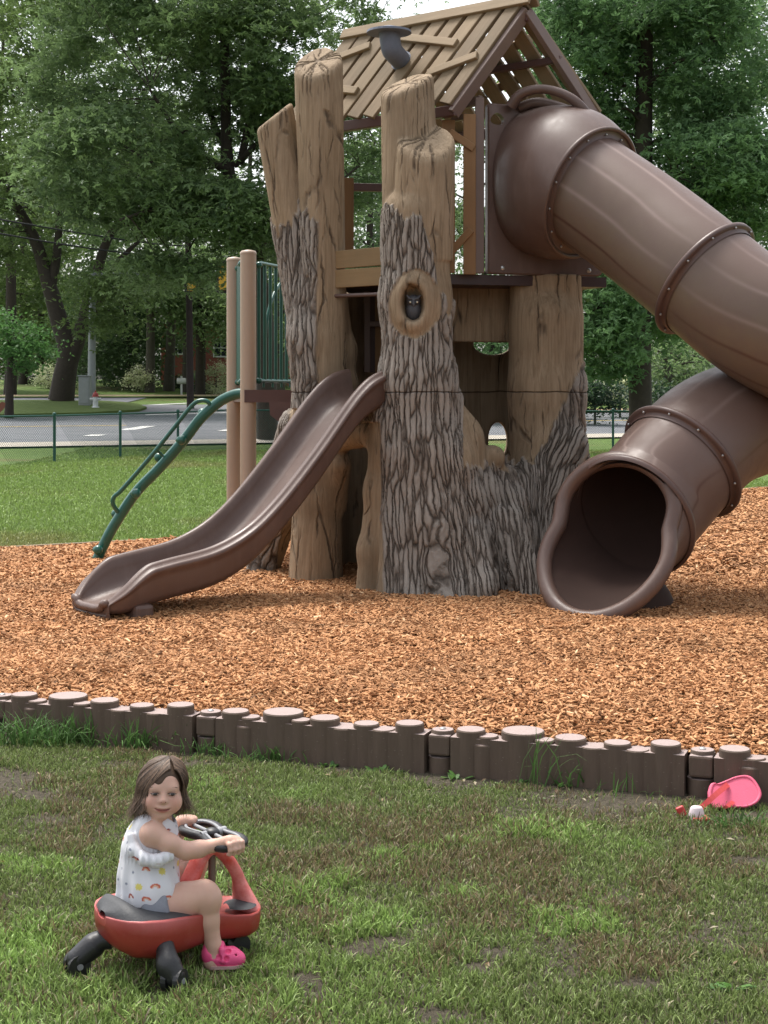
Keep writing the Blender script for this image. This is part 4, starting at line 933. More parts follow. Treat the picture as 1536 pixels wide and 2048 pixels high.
# big oak behind the left trunks
b=G(535,50); Y=50
tree('oak_tree','broad dark oak whose spreading limbs fill the sky over the green railing',b,
 [([b,at(528,650,Y),at(505,500,Y),at(470,400,Y),at(455,330,Y),at(452,230,Y),at(448,60,Y),at(440,-120,Y)],.36,.10),
  ([at(460,345,Y),at(420,320,Y-1),at(360,270,Y-2),at(300,180,Y-3)],.16,.04),([at(456,300,Y),at(425,240,Y+1),at(405,150,Y+1),at(395,40,Y+1)],.14,.04),
  ([at(470,400,Y),at(400,385,Y-2),at(330,410,Y-3),at(240,440,Y-4)],.15,.04),([at(480,330,Y),at(500,240,Y),at(530,150,Y),at(580,60,Y)],.14,.04),
  ([at(500,480,Y),at(420,440,Y-1),at(370,375,Y-2),at(310,330,Y-2)],.13,.03),([at(505,500,Y),at(600,430,Y-2),at(720,330,Y-2)],.13,.03),([at(470,330,Y),at(560,250,Y-1),at(700,170,Y-1)],.12,.03)],
 [E(330,110,Y,300,3.5,170,150),E(250,330,Y-2,190,3,130,105),E(560,120,Y,230,3.5,150,95),E(640,300,Y,170,3,170,90),E(430,430,Y-2,170,2.5,70,70),E(420,-60,Y,420,4,120,110),E(560,450,Y+1,90,2,80,26),E(320,535,Y-2,80,1.2,32,14),E(410,540,Y-2,50,1.2,26,7)],
 M['oak'],.18,82,.95,.36,True,11,twigs=130,clear=((425,110,500,380,.75),(320,250,470,330,.45)))
# forked tree on the corner
b=G(122,71); Y=71; b.z+=.12
tree('forked_tree','dark trunked tree forking into four limbs on the grass corner by the road',b,
 [([b,at(128,760,Y),at(136,700,Y),at(118,640,Y),at(95,560,Y),at(70,480,Y),at(20,390,Y)],.62,.20),([at(140,720,Y),at(165,650,Y),at(190,560,Y),at(215,480,Y),at(265,400,Y)],.42,.12),
  ([at(100,580,Y),at(112,520,Y),at(118,450,Y),at(117,370,Y),at(120,250,Y)],.26,.08),([at(160,670,Y),at(200,600,Y),at(232,530,Y),at(290,470,Y)],.28,.08),([at(118,380,Y),at(150,365,Y),at(190,350,Y)],.14,.05)],
 [E(130,170,Y,290,4,230,120),E(40,420,Y+1,110,3,130,30),E(180,330,Y-2,180,3,90,40),E(30,40,Y,240,4,190,60),E(205,600,Y-3,40,1.4,60,9),E(240,550,Y-3,60,1.4,36,11),E(290,330,Y-3,130,3,110,35)],
 M['lime'],.22,82,1.3,.42,True,12,twigs=60)
# star leaved tree to the right
b=G(1283,44); Y=44
tree('sweetgum_tree','tall straight dark trunk with star shaped leaves behind the big tube slide',b,
 [([b,at(1280,700,Y),at(1284,450,Y),at(1287,250,Y),at(1290,60,Y),at(1292,-200,Y)],.35,.20),([at(1282,390,Y),at(1330,360,Y-1),at(1400,330,Y-1)],.09,.03),([at(1286,300,Y),at(1350,262,Y),at(1450,240,Y)],.09,.03),
  ([at(1284,385,Y),at(1230,372,Y),at(1180,360,Y)],.09,.03),([at(1288,170,Y),at(1370,120,Y),at(1460,60,Y)],.09,.03),([at(1288,200,Y),at(1200,140,Y),at(1140,80,Y)],.09,.03),([at(1280,600,Y),at(1210,610,Y-1),at(1150,640,Y-1)],.07,.02)],
 [E(1160,90,Y,110,2.4,150,62),E(1420,110,Y,150,2.6,160,84),E(1290,-20,Y,230,3,110,70),E(1420,330,Y-1,150,2.6,90,62),E(1440,410,Y,130,2,80,36),E(1210,600,Y-1.5,85,1.6,90,46),E(1215,700,Y-1.2,70,1.4,60,22),E(1330,600,Y+1,80,1.5,80,22),E(1160,250,Y+1,110,2,90,34),E(1300,430,Y,90,2,60,16)],
 M['gum'],.165,98,.80,.45,True,13,twigs=90,clear=((1266,70,1312,480,.85),(1266,560,1306,900,.9)))
# woodland behind: each its own tree
bgt=[('dense tree rising behind the slatted roof gap',760,74,880,[(760,330,170,200,46),(800,520,150,150,34),(700,600,110,130,20)],'oak',.22),
 ('dark tree filling the gap under the roof between both stump tops',745,66,850,[(740,420,90,200,44),(760,600,70,120,24)],'oak_dark',.2),
 ('tall dark tree in the far woods at the right edge',1500,78,860,[(1480,250,170,260,80),(1460,540,150,170,45)],'oak',.24),
 ('dark tree in the woods right of the straight trunk',1385,84,860,[(1390,350,140,230,62),(1390,620,120,110,40)],'oak_dark',.24),
 ('yellowish tree far behind the tube slide hood',1180,88,860,[(1180,180,150,230,70),(1190,480,110,150,40),(1170,640,100,110,34)],'lime',.26),
 ('tall tree at the far left edge over the wires',-40,84,800,[(0,230,190,260,84),(10,520,120,180,50)],'lime',.28),
 ('bushy tree between the wires and the signal arm',300,92,770,[(300,420,170,180,75),(330,610,110,90,40)],'oak',.26),
 ('dark broad tree standing before the brick house',400,84,775,[(400,560,120,80,52),(470,620,90,70,34),(300,560,70,50,20)],'oak',.22),
 ('dark evergreen screen left of the brick house',260,90,775,[(250,700,75,75,44),(190,640,80,110,44)],'oak_dark',.2),
 ('green tree hanging over the road behind the green barrier',560,80,800,[(560,520,100,150,44),(600,650,60,60,16)],'lime',.22),
 ('tree in the woods above the tan posts',480,98,770,[(500,330,190,230,80),(480,560,110,80,28)],'oak_dark',.27),
 ('tree at the far right beyond the tube',1640,86,860,[(1620,300,170,270,80),(1600,620,130,120,40)],'oak_dark',.27),
 ('tall tree in the woods behind the roof ridge',980,96,860,[(960,330,170,200,60),(940,560,140,160,40)],'oak_dark',.27),
 ('light tree over the street at the left edge',80,98,785,[(90,600,110,110,55),(60,300,150,220,50)],'lime',.27),
 ('low full tree filling the gap behind the signal mast',215,112,775,[(215,640,90,120,60)],'oak',.28),
 ('low full tree behind the small tree at the left edge',40,118,775,[(40,640,110,130,70)],'lime',.3),
 ('low dark tree far behind the wooden pole',340,120,775,[(340,640,110,120,64)],'oak_dark',.3),
 ('low dark tree far behind the forked tree trunk',125,122,775,[(125,680,90,90,50)],'oak_dark',.3),
 ('low leafy tree in front of the white house',1335,72,870,[(1335,735,85,50,26)],'oak',.2),
 ('tree seen through the eye shaped slit of the stump',990,64,870,[(985,640,90,90,34),(1000,730,60,50,16)],'gum',.2),
 ('tree standing farthest back beyond the corner road',170,108,775,[(180,560,140,150,60),(170,300,170,190,50)],'oak',.3)]
for i,(lb,px,Y,_,cl,mt,sz) in enumerate(bgt):
    b=G(px,Y); c0=cl[0]
    tree('woodland_tree',lb,b,[([b,at(px,730,Y),at(px+(c0[0]-px)*.5,560,Y),at(c0[0],c0[1],Y),at(c0[0]+8,c0[1]-c0[3]*.7,Y)],.30,.08)],[E(x,y,Y,rx,3.2,ry,k) for x,y,rx,ry,k in cl],M[mt],sz*1.15,108,1.5,.5,False,30+i,'woodland trees behind the playground','bark2' if i%3==0 else 'bark',14)
# thin trunks standing by the brick house
for i,(px,Y,yt,w,lb) in enumerate(((299,86,600,.30,'grey tree trunk left of the brick house'),(338,88,600,.34,'leaning grey trunk at the left corner of the brick house'),(401,86,610,.28,'dark trunk before the brick house right of the wooden pole'),(370,87,620,.22,'pale mossy trunk close behind the wooden pole'),(20,80,480,.36,'dark trunk at the far left beyond the small tree'),(45,96,430,.32,'grey trunk in the woods left of the forked tree'))):
    b=G(px,Y); tree('street_tree',lb,b,[([b,at(px+2,720,Y),at(px+(7 if i==1 else 2),yt,Y)],w,w*.7)],[E(px,yt-40,Y,60,2,50,14)],M['oak_dark'],.22,70,1.1,.5,False,60+i,'street trees around the brick house','bark2' if i in (0,1,3) else 'bark',6)
# small bright tree at the left edge and shrubs
b=G(18,62); tree('small_tree','small bright green tree at the left edge of the photo beyond the fence',b,[([b,at(20,740,62),at(25,690,62)],.20,.07)],[E(-8,640,62,42,1.2,22,12),E(40,665,62,42,1.2,22,14),E(10,700,62,50,1.2,22,14),E(62,700,61.5,30,.9,16,8),E(30,728,62,36,1,14,7)],M['fresh'],.17,62,.75,.35,False,80,twigs=14)
for i,(px,Y,yc,rx,ry,mt,lb) in enumerate(((277,86,752,27,22,'pale','round pale variegated shrub on the lawn left of the wooden pole'),(432,86,758,34,30,'pale','wide pale variegated shrub beside the tan posts'),(97,88,752,24,22,'pale','pale shrub half hidden by the forked tree trunk'),
  (345,92,766,24,20,'hedge','dark round bush below the brick house window'),(410,88,780,24,14,'hedge','low dark bush right of the wooden pole'),(255,96,745,52,34,'hedge','broad dark evergreen bush left of the brick house'),(380,95,768,22,20,'oak_dark','rounded green bush at the foot of the wooden pole'),(60,98,762,70,16,'oak_dark','long low bush line at the far left lawn'),(465,95,765,26,24,'oak','green bush right behind the tan posts'),(560,92,760,60,26,'oak_dark','dark bush seen through the green barrier'))):
    b=G(px,Y); tree('shrub',lb,b,[([b,at(px,yc,Y)],.06,.03)],[E(px,yc,Y,rx,.8,ry,22)],M[mt],.13,70,.42,.7,False,90+i,'shrubs in the front gardens across the street',twigs=10,cat='shrub',shell=.6)
for i,(px,Y,yc,rx,ry,mt,lb) in enumerate(((1190,62,790,60,34,'hedge','dark hedge bush right of the stump beyond the road'),(1340,66,800,90,28,'hedge','dark hedge bush beyond the road right of the straight trunk'),(1240,70,765,36,14,'pale','white flowering shrub beyond the fence left of the straight trunk'),(1120,68,770,70,40,'oak_dark','dark bush beyond the road behind the stump'),(1440,70,790,80,50,'hedge','dark evergreen bush behind the lower tube'),(980,66,800,90,40,'oak_dark','bush beyond the road seen through the stump hole'),(1560,70,800,80,50,'hedge','dark bush at the right edge behind the tube'))):
    b=G(px,Y); tree('shrub',lb,b,[([b,at(px,yc,Y)],.06,.03)],[E(px,yc,Y,rx,1.0,ry,34)],M[mt],.16,80,.6,.7,False,110+i,'shrubs across the road on the right',twigs=10,cat='shrub',shell=.4)
# weeds at a fence post and left tufts are grass; brick house
t=NT('red_brick'); br=t.n('ShaderNodeTexBrick'); br.inputs['Scale'].default_value=4; sxb=t.n('ShaderNodeSeparateXYZ'); cxb=t.n('ShaderNodeCombineXYZ'); t.l(t.coord(),sxb.inputs[0]); t.l(sxb.outputs[0],cxb.inputs[0]); t.l(sxb.outputs[2],cxb.inputs[1]); br.inputs['Color1'].default_value=(.30,.075,.05,1); br.inputs['Color2'].default_value=(.22,.055,.038,1); br.inputs['Mortar'].default_value=(.27,.22,.19,1); br.inputs['Mortar Size'].default_value=.012
t.l(cxb.outputs[0],br.inputs['Vector']); t.bsdf(t.mix(.15,br.outputs['Color'],(.26,.075,.05)),.9); M['brick']=t.m
M['white']=plain('white_trim',(.70,.70,.68),.5,.06,5,.05); M['glass']=plain('dark_glass',(.02,.025,.03),.08,.2,3,.0,10,.6); M['shingle']=plain('grey_shingles',(.12,.115,.11),.9,.25,8,.3,60)
def house(name,label,x0,x1,yt,Y,dp_,wallm,wins,doors=()):
    a=at(x0,yt,Y); b=at(x1,yt,Y); g=min(float(gz(a.x,Y)),float(gz(b.x,Y)))-.2; h=thing(name,label,'house',((a.x+b.x)/2,Y,g))
    m=MB(); cx=(a.x+b.x)/2; m.box((cx,Y+dp_/2,(g+a.z)/2),b.x-a.x,dp_,a.z-g); m.build('wall',wallm,h)
    m=MB(); o=.5; A=[(a.x-o,Y-o,a.z),(b.x+o,Y-o,a.z),(b.x+o,Y+dp_+o,a.z),(a.x-o,Y+dp_+o,a.z),(a.x-o,Y+dp_/2,a.z+2.3),(b.x+o,Y+dp_/2,a.z+2.3)]
    m.add(A,[(0,1,5,4),(2,3,4,5),(0,4,3),(1,2,5),(3,2,1,0)]); m.build('roof',M['shingle'],h)
    for wx0,wx1,wy0,wy1 in wins:
        p=at(wx0,wy0,Y); q=at(wx1,wy1,Y); m=MB(); c=((p.x+q.x)/2,Y-.03,(p.z+q.z)/2); w_,h_=q.x-p.x,p.z-q.z
        m.box(c,w_,.06,h_); wi=m.build('window',M['glass'],h); m=MB(); f=.09
        for s in (-1,1): m.box((c[0]+s*w_/2,Y-.06,c[2]),f,.1,h_+f*2); m.box((c[0],Y-.058,c[2]+s*(h_/2+f/2)),w_,.1,f)
        m.box((c[0],Y-.065,c[2]),.05,.05,h_); m.box((c[0],Y-.068,c[2]),w_,.05,.06); m.build('frame',M['white'],wi)
    return h
house('brick_house','red brick house with white framed windows half hidden by street trees',322,640,648,98,9,M['brick'],[(346,366,682,707),(428,456,680,712),(535,545,648,700),(560,572,645,700)])
M['siding']=plain('white_siding',(.62,.63,.64),.6,.08,4,.1)
house('white_house','white house glimpsed through the woods right of the straight trunk',1250,1420,712,92,8,M['siding'],[(1335,1350,733,752),(1375,1392,733,752)])
# mailbox, utility pole, wires, signal, hydrant
b=G(363,84); mb=thing('mailbox','small white mailbox by the street left of the wooden pole','mailbox',b); m=MB(); m.box((b.x,b.y,b.z+.5),.1,.1,1.0); m.build('post',M['white'],mb); m=MB(); c=at(363,762,84); m.tube([c+Vector((-.24,0,0)),c+Vector((.24,0,0))],.17,12); m.build('box',M['white'],mb)
M['pole']=plain('dark_creosote_pole',(.035,.024,.022),.9,.35,6,.6,30)
b=G(381,70); up_=thing('utility_pole','dark wooden utility pole standing at the road edge left of the tan posts','utility pole',b)
m=MB(); tp=at(373,300,70); m.tube([b-Vector((0,0,.2)),at(379,650,70),tp],[.17,.15,.12],12); m.build('pole',M['pole'],up_); m=MB(); ca=at(373,330,70); m.box(ca,2.2,.12,.12); m.build('cross_arm',M['pole'],up_)
M['wire']=plain('black_wire',(.012,.012,.013),.6,.1,5,.0)
for i,(pts,rr,lb) in enumerate((([(-260,392),(0,439),(140,463),(255,481),(320,489),(373,492)],.036,'thicker overhead cable, upper of the two thick ones'),([(-260,415),(0,467),(90,483),(182,497),(300,512),(374,518)],.036,'thicker overhead cable, lowest of the wires'),([(-260,352),(0,396),(110,420),(219,443),(373,470)],.016,'thin overhead wire just above the thick cables'),([(-260,320),(0,366),(110,392),(219,418),(373,448)],.014,'topmost thin overhead wire in the tree leaves'))):
    m=MB(); m.tube([at(x,y,70+(-.35 if k==5 else 0)-(373-x)*.028) for k,(x,y) in enumerate(pts)],rr,6); o=m.build('overhead_wire',M['wire']); tag(o,lb,'overhead wire','overhead wires crossing above the street')
M['galv']=plain('galvanised_steel',(.30,.32,.33),.5,.15,6,.1,60,Metallic=.35); M['sigyel']=plain('signal_yellow',(.62,.36,.03),.45,.08,5,.05); M['sigblk']=plain('signal_black',(.02,.02,.02),.5,.1,5,.05); M['galv2']=plain('signal_cabinet_grey',(.27,.29,.29),.6,.12,6,.1)
b=G(183,69.5); b.z+=.1; sg=thing('traffic_signal','grey traffic signal mast with a long arm carrying two yellow signal heads','traffic signal',b)
m=MB(); m.tube([b,at(184,650,69.5),at(186,540,69.5)],[.20,.16,.13],14); m.build('mast',M['galv'],sg)
m=MB(); m.tube([at(186,552,69.5),at(300,549,69),at(470,544,68.3),at(520,542,68)],[.13,.12,.10,.09],12); m.build('arm',M['galv'],sg)
for px,y0,y1,Yp in ((383,552,582,68.2),(446,526,580,67.9)):
    c=at(px,(y0+y1)/2,Yp); hh=(y1-y0)*Yp/FP; m=MB(); m.box(c,.36,.28,hh,None,.05); sh=m.build('signal_head',M['sigyel'],sg); m=MB()
    m.box(c+Vector((-.02,.17,0)),.62,.05,hh+.25,None,.02); m.build('backplate',M['sigblk'],sh); m=MB()
    for k in range(3): m=MB(); q=c+Vector((.0,.16,(k-1)*hh*.32)); m.tube([q,q+Vector((0,.25,0))],.12,12); m.build('visor',M['sigblk'],sh)
b=G(169,68.5); b.z+=.1; cb=thing('signal_cabinet','grey metal signal control cabinet at the foot of the signal mast','cabinet',b); m=MB(); c=at(170,776,68.5); m.box((c.x,c.y,b.z+.65),.50,.45,1.3,None,.03); m.box((c.x,c.y,b.z+1.33),.58,.53,.06,None,.02); m.build('body',M['galv2'],cb); m=MB(); m.box((c.x,c.y-.235,b.z+.65),.40,.02,1.1,None,.008); m.build('door',M['galv2'],cb)
M['hydred']=plain('hydrant_red',(.32,.045,.04),.4,.1,8,.1); M['hydwht']=plain('hydrant_white',(.62,.64,.65),.45,.08,8,.1)
b=G(191,67.5); b.z+=.12; hy=thing('fire_hydrant','white fire hydrant with a red top on the grass corner','fire hydrant',b); m=MB(); z=b.z
m.tube([(b.x,b.y,z-.1),(b.x,b.y,z+.04),(b.x,b.y,z+.05)],[.17,.17,.12],14); m.tube([(b.x,b.y,z+.04),(b.x,b.y,z+.48)],.115,14); m.tube([(b.x-.24,b.y,z+.38),(b.x+.24,b.y,z+.38)],.06,10); m.tube([(b.x,b.y-.2,z+.36),(b.x,b.y,z+.36)],.08,10); m.build('barrel',M['hydwht'],hy)
m=MB(); m.tube([(b.x,b.y,z+.48),(b.x,b.y,z+.52),(b.x,b.y,z+.53)],[.16,.16,.12],14); m.ball((b.x,b.y,z+.55),.13,14,8,(1,1,1.1)); m.tube([(b.x,b.y,z+.66),(b.x,b.y,z+.76)],.035,6); m.build('bonnet',M['hydred'],hy)
# red brown spring rider edge at the far left
M['rider']=plain('rider_red_brown',(.16,.045,.03),.45,.2,8,.1); b=G(-30,27); rd=thing('spring_rider','edge of a red brown spring rider at the far left of the lawn','spring rider',b)
m=MB(); m.tube([(b.x+.12*math.cos(a),b.y+.12*math.sin(a),b.z+.02+.35*a/(12*math.pi)) for a in np.linspace(0,12*math.pi,90)],.018,6); m.build('spring',M['darkmetal'],rd)
m=MB(); pts=[(-75,826),(-60,845),(-20,838),(0,826),(9,816),(11,806),(4,803),(-8,812),(-30,818),(-60,812)]; n=len(pts); V=[at(x,y,Yp) for Yp in (26.95,27.1) for x,y in pts]; m.add(V,[tuple(range(n)),tuple(range(n,2*n))[::-1]]+[(i,n+i,n+(i+1)%n,(i+1)%n) for i in range(n)]); m.build('rider_body',M['rider'],rd)
# ------------------------------------------------------------------ log border between lawn and chips
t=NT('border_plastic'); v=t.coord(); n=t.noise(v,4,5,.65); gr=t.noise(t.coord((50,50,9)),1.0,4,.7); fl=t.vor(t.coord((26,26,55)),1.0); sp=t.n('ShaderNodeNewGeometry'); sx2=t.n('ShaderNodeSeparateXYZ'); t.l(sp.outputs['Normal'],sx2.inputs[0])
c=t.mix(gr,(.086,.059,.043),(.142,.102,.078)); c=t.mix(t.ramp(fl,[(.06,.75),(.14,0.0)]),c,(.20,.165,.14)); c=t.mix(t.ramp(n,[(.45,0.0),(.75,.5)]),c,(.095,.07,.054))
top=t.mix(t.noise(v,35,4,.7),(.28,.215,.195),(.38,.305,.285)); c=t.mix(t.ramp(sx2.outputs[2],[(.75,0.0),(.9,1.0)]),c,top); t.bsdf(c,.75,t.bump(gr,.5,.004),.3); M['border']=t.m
be=Vector((.9409,-.3387,0)); bn=Vector((.3387,.9409,0)); SL=1.24; B0=Vector((-.952,7.862,0))
LOGS=[(.175,.070,-.012,.0),(.245,.052,-.036,.03),(.232,.055,-.075,-.025),(.375,.103,-.010,.0),(.470,.050,-.030,.01),(.565,.075,-.014,.01),(.655,.066,-.046,-.012),(.745,.064,-.020,.02),(.82,.058,-.044,-.01),(.925,.070,-.004,.0)]
BL_=[]
for k,lb in ((-2,None),(-1,'log border section at the left, half behind tall grass tufts'),(0,'log border section straight behind the child on the ride-on car'),(1,'log border section right of centre with small weeds at its foot'),(2,'log border section at the right edge behind the pink sandal')):
    if lb is None: continue
    s0=B0+be*(SL*k); bd=thing('log_border',lb,'border',(s0.x,s0.y,-.23),'moulded log border sections around the wood chips'); rs=np.random.default_rng(70+k)
    m=MB(); m.box(s0+be*(SL*.553)+Vector((0,0,-.194))+bn*.0,SL*.893,.132,.292,(be,bn,Vector((0,0,1))))
    for f,r_,z,o in LOGS:
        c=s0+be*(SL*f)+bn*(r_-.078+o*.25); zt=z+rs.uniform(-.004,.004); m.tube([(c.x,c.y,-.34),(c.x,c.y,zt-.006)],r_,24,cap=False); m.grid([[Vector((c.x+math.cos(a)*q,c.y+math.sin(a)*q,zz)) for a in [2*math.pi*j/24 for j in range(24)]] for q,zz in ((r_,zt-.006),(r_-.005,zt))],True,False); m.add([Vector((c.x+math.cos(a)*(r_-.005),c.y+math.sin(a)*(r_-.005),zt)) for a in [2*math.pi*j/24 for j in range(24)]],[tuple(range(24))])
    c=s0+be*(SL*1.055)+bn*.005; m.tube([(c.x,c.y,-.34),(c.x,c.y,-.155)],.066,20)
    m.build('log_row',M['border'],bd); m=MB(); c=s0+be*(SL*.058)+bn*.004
    m.tube([(c.x,c.y,-.143),(c.x,c.y,-.032),(c.x,c.y,-.028)],[.055,.055,.051],24); m.box((c.x,c.y,-.095),SL*.088,.128,.100,(be,bn,Vector((0,0,1))),.012); m.build('pin_log',M['border'],bd); m=MB(); m.ball((c.x+.0,c.y,-.027),.017,12,6,(1,1,.45)); m.build('pin',M['steel'],bd)
# ------------------------------------------------------------------ ride-on car
CC=Vector((-.655,4.93,-.23)); th=math.radians(35); cf=Vector((math.cos(th),math.sin(th),0)); cl_=Vector((-math.sin(th),math.cos(th),0)); ZU=Vector((0,0,1))
def L(u,l,z): return CC+cf*u+cl_*l+ZU*z
car=thing('ride_on_car','red ride-on wiggle car with black wheels carrying the seated child','ride-on toy',CC)
t=NT('faded_red_plastic'); v=t.coord(); n=t.noise(v,7,5,.65); g=t.n('ShaderNodeNewGeometry'); s3=t.n('ShaderNodeSeparateXYZ'); t.l(g.outputs['Position'],s3.inputs[0]); s4=t.n('ShaderNodeSeparateXYZ'); t.l(g.outputs['Normal'],s4.inputs[0])
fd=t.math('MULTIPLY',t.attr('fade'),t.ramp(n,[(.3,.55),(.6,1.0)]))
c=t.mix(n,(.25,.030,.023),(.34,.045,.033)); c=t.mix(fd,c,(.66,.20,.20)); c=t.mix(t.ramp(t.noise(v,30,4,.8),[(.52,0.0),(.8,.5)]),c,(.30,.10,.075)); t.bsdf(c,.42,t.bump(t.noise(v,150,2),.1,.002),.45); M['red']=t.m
t=NT('faded_coral_plastic'); v=t.coord(); c=t.mix(t.ramp(t.noise(v,9,6,.7),[(.38,0.0),(.66,1.0)]),(.56,.060,.045),(.74,.27,.25)); t.bsdf(c,.42,t.bump(t.noise(v,150,2),.1,.002),.45); M['coral']=t.m
M['blackp']=plain('black_scuffed_plastic',(.018,.018,.02),.42,.3,14,.2,120); M['padgrey']=plain('dark_grey_pad',(.035,.037,.041),.62,.35,26,.25,150); M['greyp']=plain('light_grey_plastic',(.26,.265,.28),.5,.08,6,.08)
ut=[-.272,-.262,-.24,-.20,-.13,-.05,.03,.09,.15,.20,.24,.265,.278]
wt=[.035,.075,.118,.152,.168,.150,.116,.100,.107,.115,.095,.060,.02]; tz=[.205,.206,.206,.205,.20,.190,.174,.158,.146,.140,.138,.137,.136]; bz=[.175,.140,.105,.078,.062,.062,.064,.066,.060,.058,.062,.08,.105]
rows=[];NB2=21
for u in np.linspace(ut[0],ut[-1],46):
    w,t0,b0=np.interp(u,ut,wt),np.interp(u,ut,tz),np.interp(u,ut,bz); row=[]
    for k in range(NB2):
        a=math.pi*k/(NB2-1); row.append(L(u,-w*math.copysign(abs(math.cos(a))**.55,math.cos(a)),t0-(t0-b0)*abs(math.sin(a))**.62))
    inn=[(w*.97,t0+.006),(w*.90,t0+.004),(w*.5,t0-.008),(0,t0-.010),(-w*.5,t0-.008),(-w*.90,t0+.004),(-w*.97,t0+.006)]
    rows.append(row+[L(u,l,z) for l,z in inn])
m=MB(); m.grid(rows,True); n=len(rows[0]); m.add(rows[0],[tuple(range(n))]); m.add(rows[-1],[tuple(range(n))[::-1]])
def sweep(m,pts,rw,rh,n=14):                              # ribbon with elliptical section: wide across the car
    fr=frames(pts)
    R=[]
    for i,p in enumerate(pts):
        d=(pts[min(i+1,len(pts)-1)]-pts[max(i-1,0)]).normalized(); up=d.cross(cl_).normalized(); R.append([p+cl_*(rw[i]*math.cos(a))+up*(rh[i]*math.sin(a)) for a in [2*math.pi*k/n for k in range(n)]])
    m.grid(R,True)
ap=[Vector(p) for p in spline([tuple(L(u,0,z)) for u,z in ((-.045,.165),(-.005,.195),(.035,.255),(.075,.322),(.115,.345),(.160,.318),(.205,.255),(.228,.190),(.245,.135))],6)]; na=len(ap)
lm=MB(); sweep(lm,ap,list(np.interp(np.linspace(0,1,na),[0,.2,.5,.8,1],[.072,.042,.030,.028,.075])),list(np.interp(np.linspace(0,1,na),[0,.25,.5,.8,1],[.028,.025,.019,.020,.036])))
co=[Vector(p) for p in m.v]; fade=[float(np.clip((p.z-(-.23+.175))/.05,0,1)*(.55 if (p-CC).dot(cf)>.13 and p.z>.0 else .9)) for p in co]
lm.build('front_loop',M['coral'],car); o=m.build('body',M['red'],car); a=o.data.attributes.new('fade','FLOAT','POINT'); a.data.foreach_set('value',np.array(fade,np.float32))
m=MB(); rows=[]
for u in np.linspace(-.267,.02,18):
    w=np.interp(u,ut,wt)*.92*min(1,((u+.2705)/.02)**.5,((.03-u)/.05)**.5); t0=np.interp(u,ut,tz); lift=.012+.03*max(0,1-abs(u+.215)/.05)
    rows.append([L(u,w*q,t0+.0+lift*(1-q**4)) for q in np.linspace(-1,1,13)])
m.grid(rows); m.build('seat_pad',M['padgrey'],car)
m=MB(); rows=[]
for u in np.linspace(.155,.255,9):
    w=.075*math.sin(math.pi*(u-.15)/.11)**.5; rows.append([L(u,-.028+w*q*.8,.155+.012*(1-q*q)-(.0)) for q in np.linspace(-1,1,9)])
m.grid(rows); m.build('foot_pad',M['padgrey'],car)
m=MB(); m.tube([L(.115,0,.13),L(.118,0,.385)],.012,12); m.build('steering_column',M['mauve'],car)
Wc=L(.118,0,.388); wa=(cf*.99+ZU*.06).normalized(); wn_=cl_.cross(wa)*-1
if wn_.z<0: wn_=-wn_
def Wp(a,l,h=0): return Wc+wa*a+cl_*l+wn_*h
sw=thing('steering_wheel',None,None,Wc); sw.parent=car; sw.matrix_parent_inverse=Matrix.Translation(-car.location)
ring_pts=[(.048,.03),(.056,.075),(.050,.118),(.030,.143),(-.004,.150),(-.034,.140),(-.05,.105),(-.046,.06),(-.036,.02)]
full=ring_pts+[(a,-l) for a,l in ring_pts[::-1]]+[ring_pts[0]]
m=MB(); m.tube([Vector(p) for p in spline([tuple(Wp(a,l)) for a,l in full],5)],.0145,12); m.build('grip_ring',M['blackp'],sw)
m=MB(); m.tube([Vector(p) for p in spline([tuple(Wp(a*.80,l*.92,.010)) for a,l in full],5)],.0055,10); m.tube([Wp(-.04,0,.006),Wp(.05,0,.006)],.014,10); m.tube([Wp(0,-.145,.004),Wp(.0,-.05,.006),Wp(0,.05,.006),Wp(0,.145,.004)],.007,8); m.build('spokes',M['greyp'],sw)
m=MB(); m.ball(Wp(0,0,.010),.026,16,8,(1,1,.6)); m.build('hub',M['blackp'],sw)
def caster(p0,p1,p2,wax):
    ca_=thing('caster',None,None,p1); ca_.parent=car; ca_.matrix_parent_inverse=Matrix.Translation(-car.location)
    m=MB(); P=[Vector(p) for p in spline([tuple(p0),tuple(p0.lerp(p1,.5)+ZU*.006),tuple(p1),tuple(p2)],5)]; m.tube(P,list(np.interp(range(len(P)),[0,len(P)*.3,len(P)*.65,len(P)-1],[.030,.030,.040,.034])),14); m.ball(p2,.034,12,8); m.build('fork',M['blackp'],ca_)
    m=MB(); q=Vector((p2.x,p2.y,-.23+.036))
    for s in (-1,1): m.tube([q+wax*(s*.012),q+wax*(s*.030)],.036,18,smooth=False)
    m.build('wheel',M['blackp'],ca_); m=MB(); m.tube([q-wax*.034,q+wax*.034],.010,10); m.build('axle',M['greyp'],ca_)
caster(L(-.125,-.135,.125),L(-.135,-.185,.080),L(-.125,-.205,.050),Vector((.93,-.36,0)))
caster(L(-.215,.045,.105),L(-.262,.075,.088),L(-.315,.085,.052),Vector((.5,-.86,0)))
for s in (-1,1):
    m=MB(); q=L(.19,s*.05,.034); m.tube([q-cl_*.016,q+cl_*.016],.034,16,smooth=False); m.tube([q,L(.18,s*.03,.08)],.016,8); m.build('front_wheel',M['blackp'],car)
